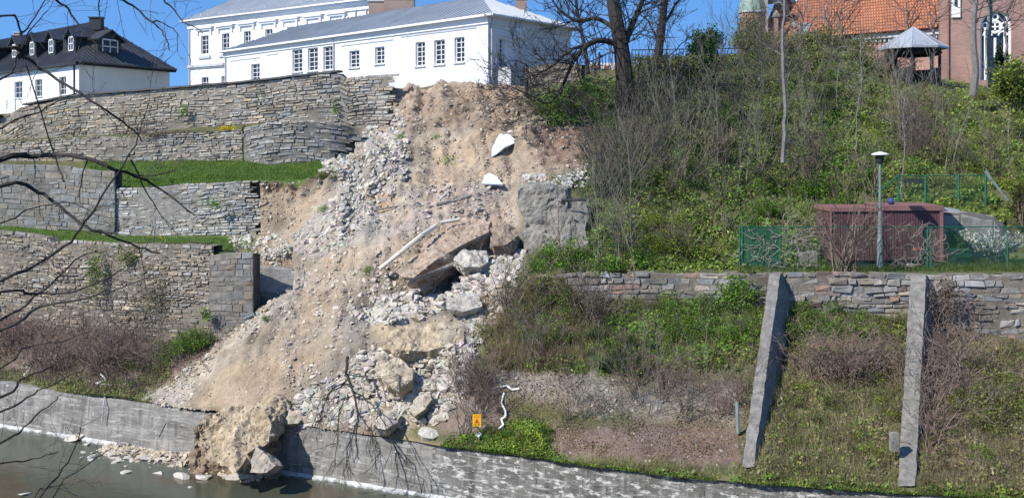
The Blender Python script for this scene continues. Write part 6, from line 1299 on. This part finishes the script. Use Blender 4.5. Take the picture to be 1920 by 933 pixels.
# ------------------------------------------------------------------ yellow warning sign
sg = g1(894, 822); Ys = sg[1]-.15; sr = base('warning_sign', (sg[0], Ys, sg[2]), label='yellow warning sign with red markings on a stick by the river wall', cat='sign')
a = P(886, 799, Ys); b = P(902, 776, Ys); w = b[0]-a[0]; h = b[2]-a[2]
m = MB(); m.box(a[0], b[0], Ys, Ys+.015, a[2], b[2], (.85,.50,.02)); m.build('plate', m_colour, sr)
m = MB(); Yq = Ys-.004; red = (.72,.09,.02); dk = (.25,.12,.02)
def sq(u0, u1, v0, v1, c): m.box(a[0]+w*u0, a[0]+w*u1, Yq, Ys-.001, a[2]+h*v0, a[2]+h*v1, c)
for u in (.14, .30, .46, .62, .78): sq(u, u+.09, .86, .93, red)
for u in (.14, .26, .44, .56, .72): sq(u, u+.08, .72, .79, red)
sq(.38, .62, .52, .62, red); sq(.44, .56, .36, .52, red); sq(.25, .75, .44, .50, red); sq(.2, .4, .28, .36, red); sq(.6, .82, .28, .36, red); sq(.34, .66, .3, .4, red)
for u in (.12, .28, .42, .58, .74): sq(u, u+.10, .14, .2, dk)
m.build('printing', m_colour, sr)
m = MB(); m.path([(sg[0], Ys+.04, sg[2]-.2), (sg[0]+.01, Ys+.04, a[2]+h*.8)], .02, .02, 6, (.2,.15,.1)); m.build('stake', m_twig, sr)
block('crumpled_foil', [(888,812,Ys-.1),(900,806,Ys),(906,812,Ys),(898,820,Ys-.15)], (0,.1,-.08), m_tarp, (1,1,1), 'crumpled white wrapping on the ground below the yellow sign', 'litter', sub=2, amp=.03)

# ------------------------------------------------------------------ bare branch fallen over the river wall
r = np.random.default_rng(9); segs = []; bb = P(655, 680, 34.9); root = base('fallen_branch', tuple(bb), label='dark bare tree branch hanging over the river wall from the rubble', cat='branch'); m = MB()
main = tube_path(m, [P(652,668,35.2), P(650,700,34.6), P(664,740,33.7), P(672,780,32.9), P(668,815,32.4), P(672,860,32.2)], .055, .014, 7, wob=.02, r=r)
arms = [[(650,700,34.6),(690,705,34.2),(715,712,34)], [(656,715,34.3),(625,725,34),(598,760,33.7),(585,800,33.5)], [(664,740,33.7),(640,760,33.3),(632,810,32.8),(628,870,32.6)], [(668,770,33),(690,800,32.5),(704,830,32.2),(712,850,32.1)], [(670,790,32.8),(655,830,32.5),(650,872,32.4)], [(660,730,33.9),(700,760,33.2),(735,830,32.3),(748,850,32.1)], [(655,720,34.2),(615,740,33.9),(600,790,33.4)]]
for aa in arms:
    out = tube_path(m, [P(*q) for q in aa], .022, .008, 5, wob=.03, r=r)
    for k in range(2, len(out)):
        d = out[k]-out[k-1]; d /= np.linalg.norm(d)+1e-9
        for _ in range(1): e = r.normal(0, 1, 3); e[2] -= .7; e[1] *= .4; grow(out[k], d+e*.7, .7*r.uniform(.4, 1.1), .012, 1, r, segs, 2, .5, -.3, .6, 4, .15, .006)
m.build('limbs', m_bark, root); c = MB(); c.tubes(segs, 3, (.06,.052,.045)); c.build('twigs', m_twig, root)

# ------------------------------------------------------------------ near tree on this bank, its trunk just outside the view
r = np.random.default_rng(21); YN = 9.0; tb_ = (-5.6, 9.2, 6.6); root = base('bare_tree', tb_, label='near leafless tree reaching dark branches in from the left edge', cat='tree'); m = MB(); segs = []
trk = tube_path(m, [(-5.6,9.2,6.5), (-5.5,9.1,8.5), (-5.45,9,10.5), (-5.6,9,12.5), (-5.5,9.1,14.5)], .16, .09, 10)
NB = [([(0,300),(60,294),(105,290),(165,297),(215,317),(255,330),(300,355),(365,403)], .020, .005, .2),
 ([(0,90),(45,108),(85,135),(140,168),(200,208),(250,245),(268,265)], .012, .004, -.2),
 ([(0,350),(70,360),(100,378),(150,418),(200,440),(262,462),(300,475)], .014, .005, .3),
 ([(0,525),(60,500),(120,462),(160,415),(200,355),(240,290),(262,250),(280,190)], .011, .003, 0),
 ([(0,545),(60,552),(140,545),(200,520),(235,500)], .010, .004, .1),
 ([(0,620),(70,578),(150,560),(215,545),(290,510)], .010, .003, -.1),
 ([(0,600),(50,570),(110,520),(150,480),(200,470)], .009, .004, .2),
 ([(0,30),(40,60),(60,40),(85,0)], .008, .004, 0),
 ([(100,-10),(128,18),(150,50),(158,60),(200,95)], .009, .003, -.2),
 ([(205,-20),(250,12),(290,45),(310,70),(318,95)], .010, .003, .2), ([(285,42),(300,42),(330,62),(333,98)], .005, .002, .2),
 ([(290,-30),(320,12),(345,40),(380,62)], .007, .003, 0), ([(180,-20),(185,20),(192,36)], .006, .003, 0),
 ([(120,340),(105,300),(50,130),(52,100)], .006, .003, .1), ([(165,298),(150,350),(150,380)], .005, .003, .1), ([(215,318),(270,330),(330,318)], .006, .003, 0), ([(0,150),(30,110),(55,60),(90,20)], .008, .003, .1),
 ([(0,745),(40,710),(90,690),(130,668)], .010, .004, 0), ([(0,770),(50,745),(100,720),(160,690)], .008, .003, .1), ([(0,830),(45,800),(90,760),(115,740)], .008, .003, -.1), ([(70,940),(110,890),(140,840),(150,800)], .009, .003, 0), ([(95,940),(120,900),(165,868),(200,845)], .006, .003, 0), ([(60,940),(80,915),(130,905)], .006, .003, 0), ([(0,870),(60,862),(110,845)], .006, .003, 0), ([(0,240),(60,215),(110,190),(150,170)], .007, .003, .1), ([(0,420),(60,390),(130,380),(175,400)], .006, .003, 0), ([(0,690),(50,650),(110,640),(170,620)], .007, .003, 0), ([(245,300),(275,360),(300,400),(335,445)], .005, .002, 0)]
for pts, r0, r1, dy in NB:
    q = []
    if pts[0][0] <= 0:
        yy = pts[0][1]; zc = zat(yy, YN+dy); t0 = min(range(len(trk)), key=lambda k: abs(trk[k][2]-(zc-.4))); q.append(trk[t0])
    elif pts[0][1] <= 0: q += [trk[-2], P(pts[0][0]-60, -140, YN+dy)]
    elif pts[0][1] >= 933: q += [trk[1], P(pts[0][0]-120, 1150, YN+dy)]
    else: q += [trk[6]] if False else []
    q += [P(x, y, YN+dy+.25*math.sin(k*1.3)) for k, (x, y) in enumerate(pts)]
    out = tube_path(m, q, r0*1.5, r1*1.2, 6, wob=.006, r=r)
    for k in range(4, len(out)):
        if out[k][0] < -4.6 or r.random() > .42: continue
        d = out[k]-out[k-1]; d /= np.linalg.norm(d); e = r.normal(0, 1, 3); e -= d*(e@d); e[1] *= .5; e /= np.linalg.norm(e); grow(out[k], d*.8+e*.8, .34*r.uniform(.3, 1.2), r0*.3, 1, r, segs, 1, .6, .05, .6, 4, .14, .0016)
m.build('trunk', m_bark, root); c = MB(); c.tubes(segs, 3, (.075,.065,.055)); c.build('crown', m_twig, root)
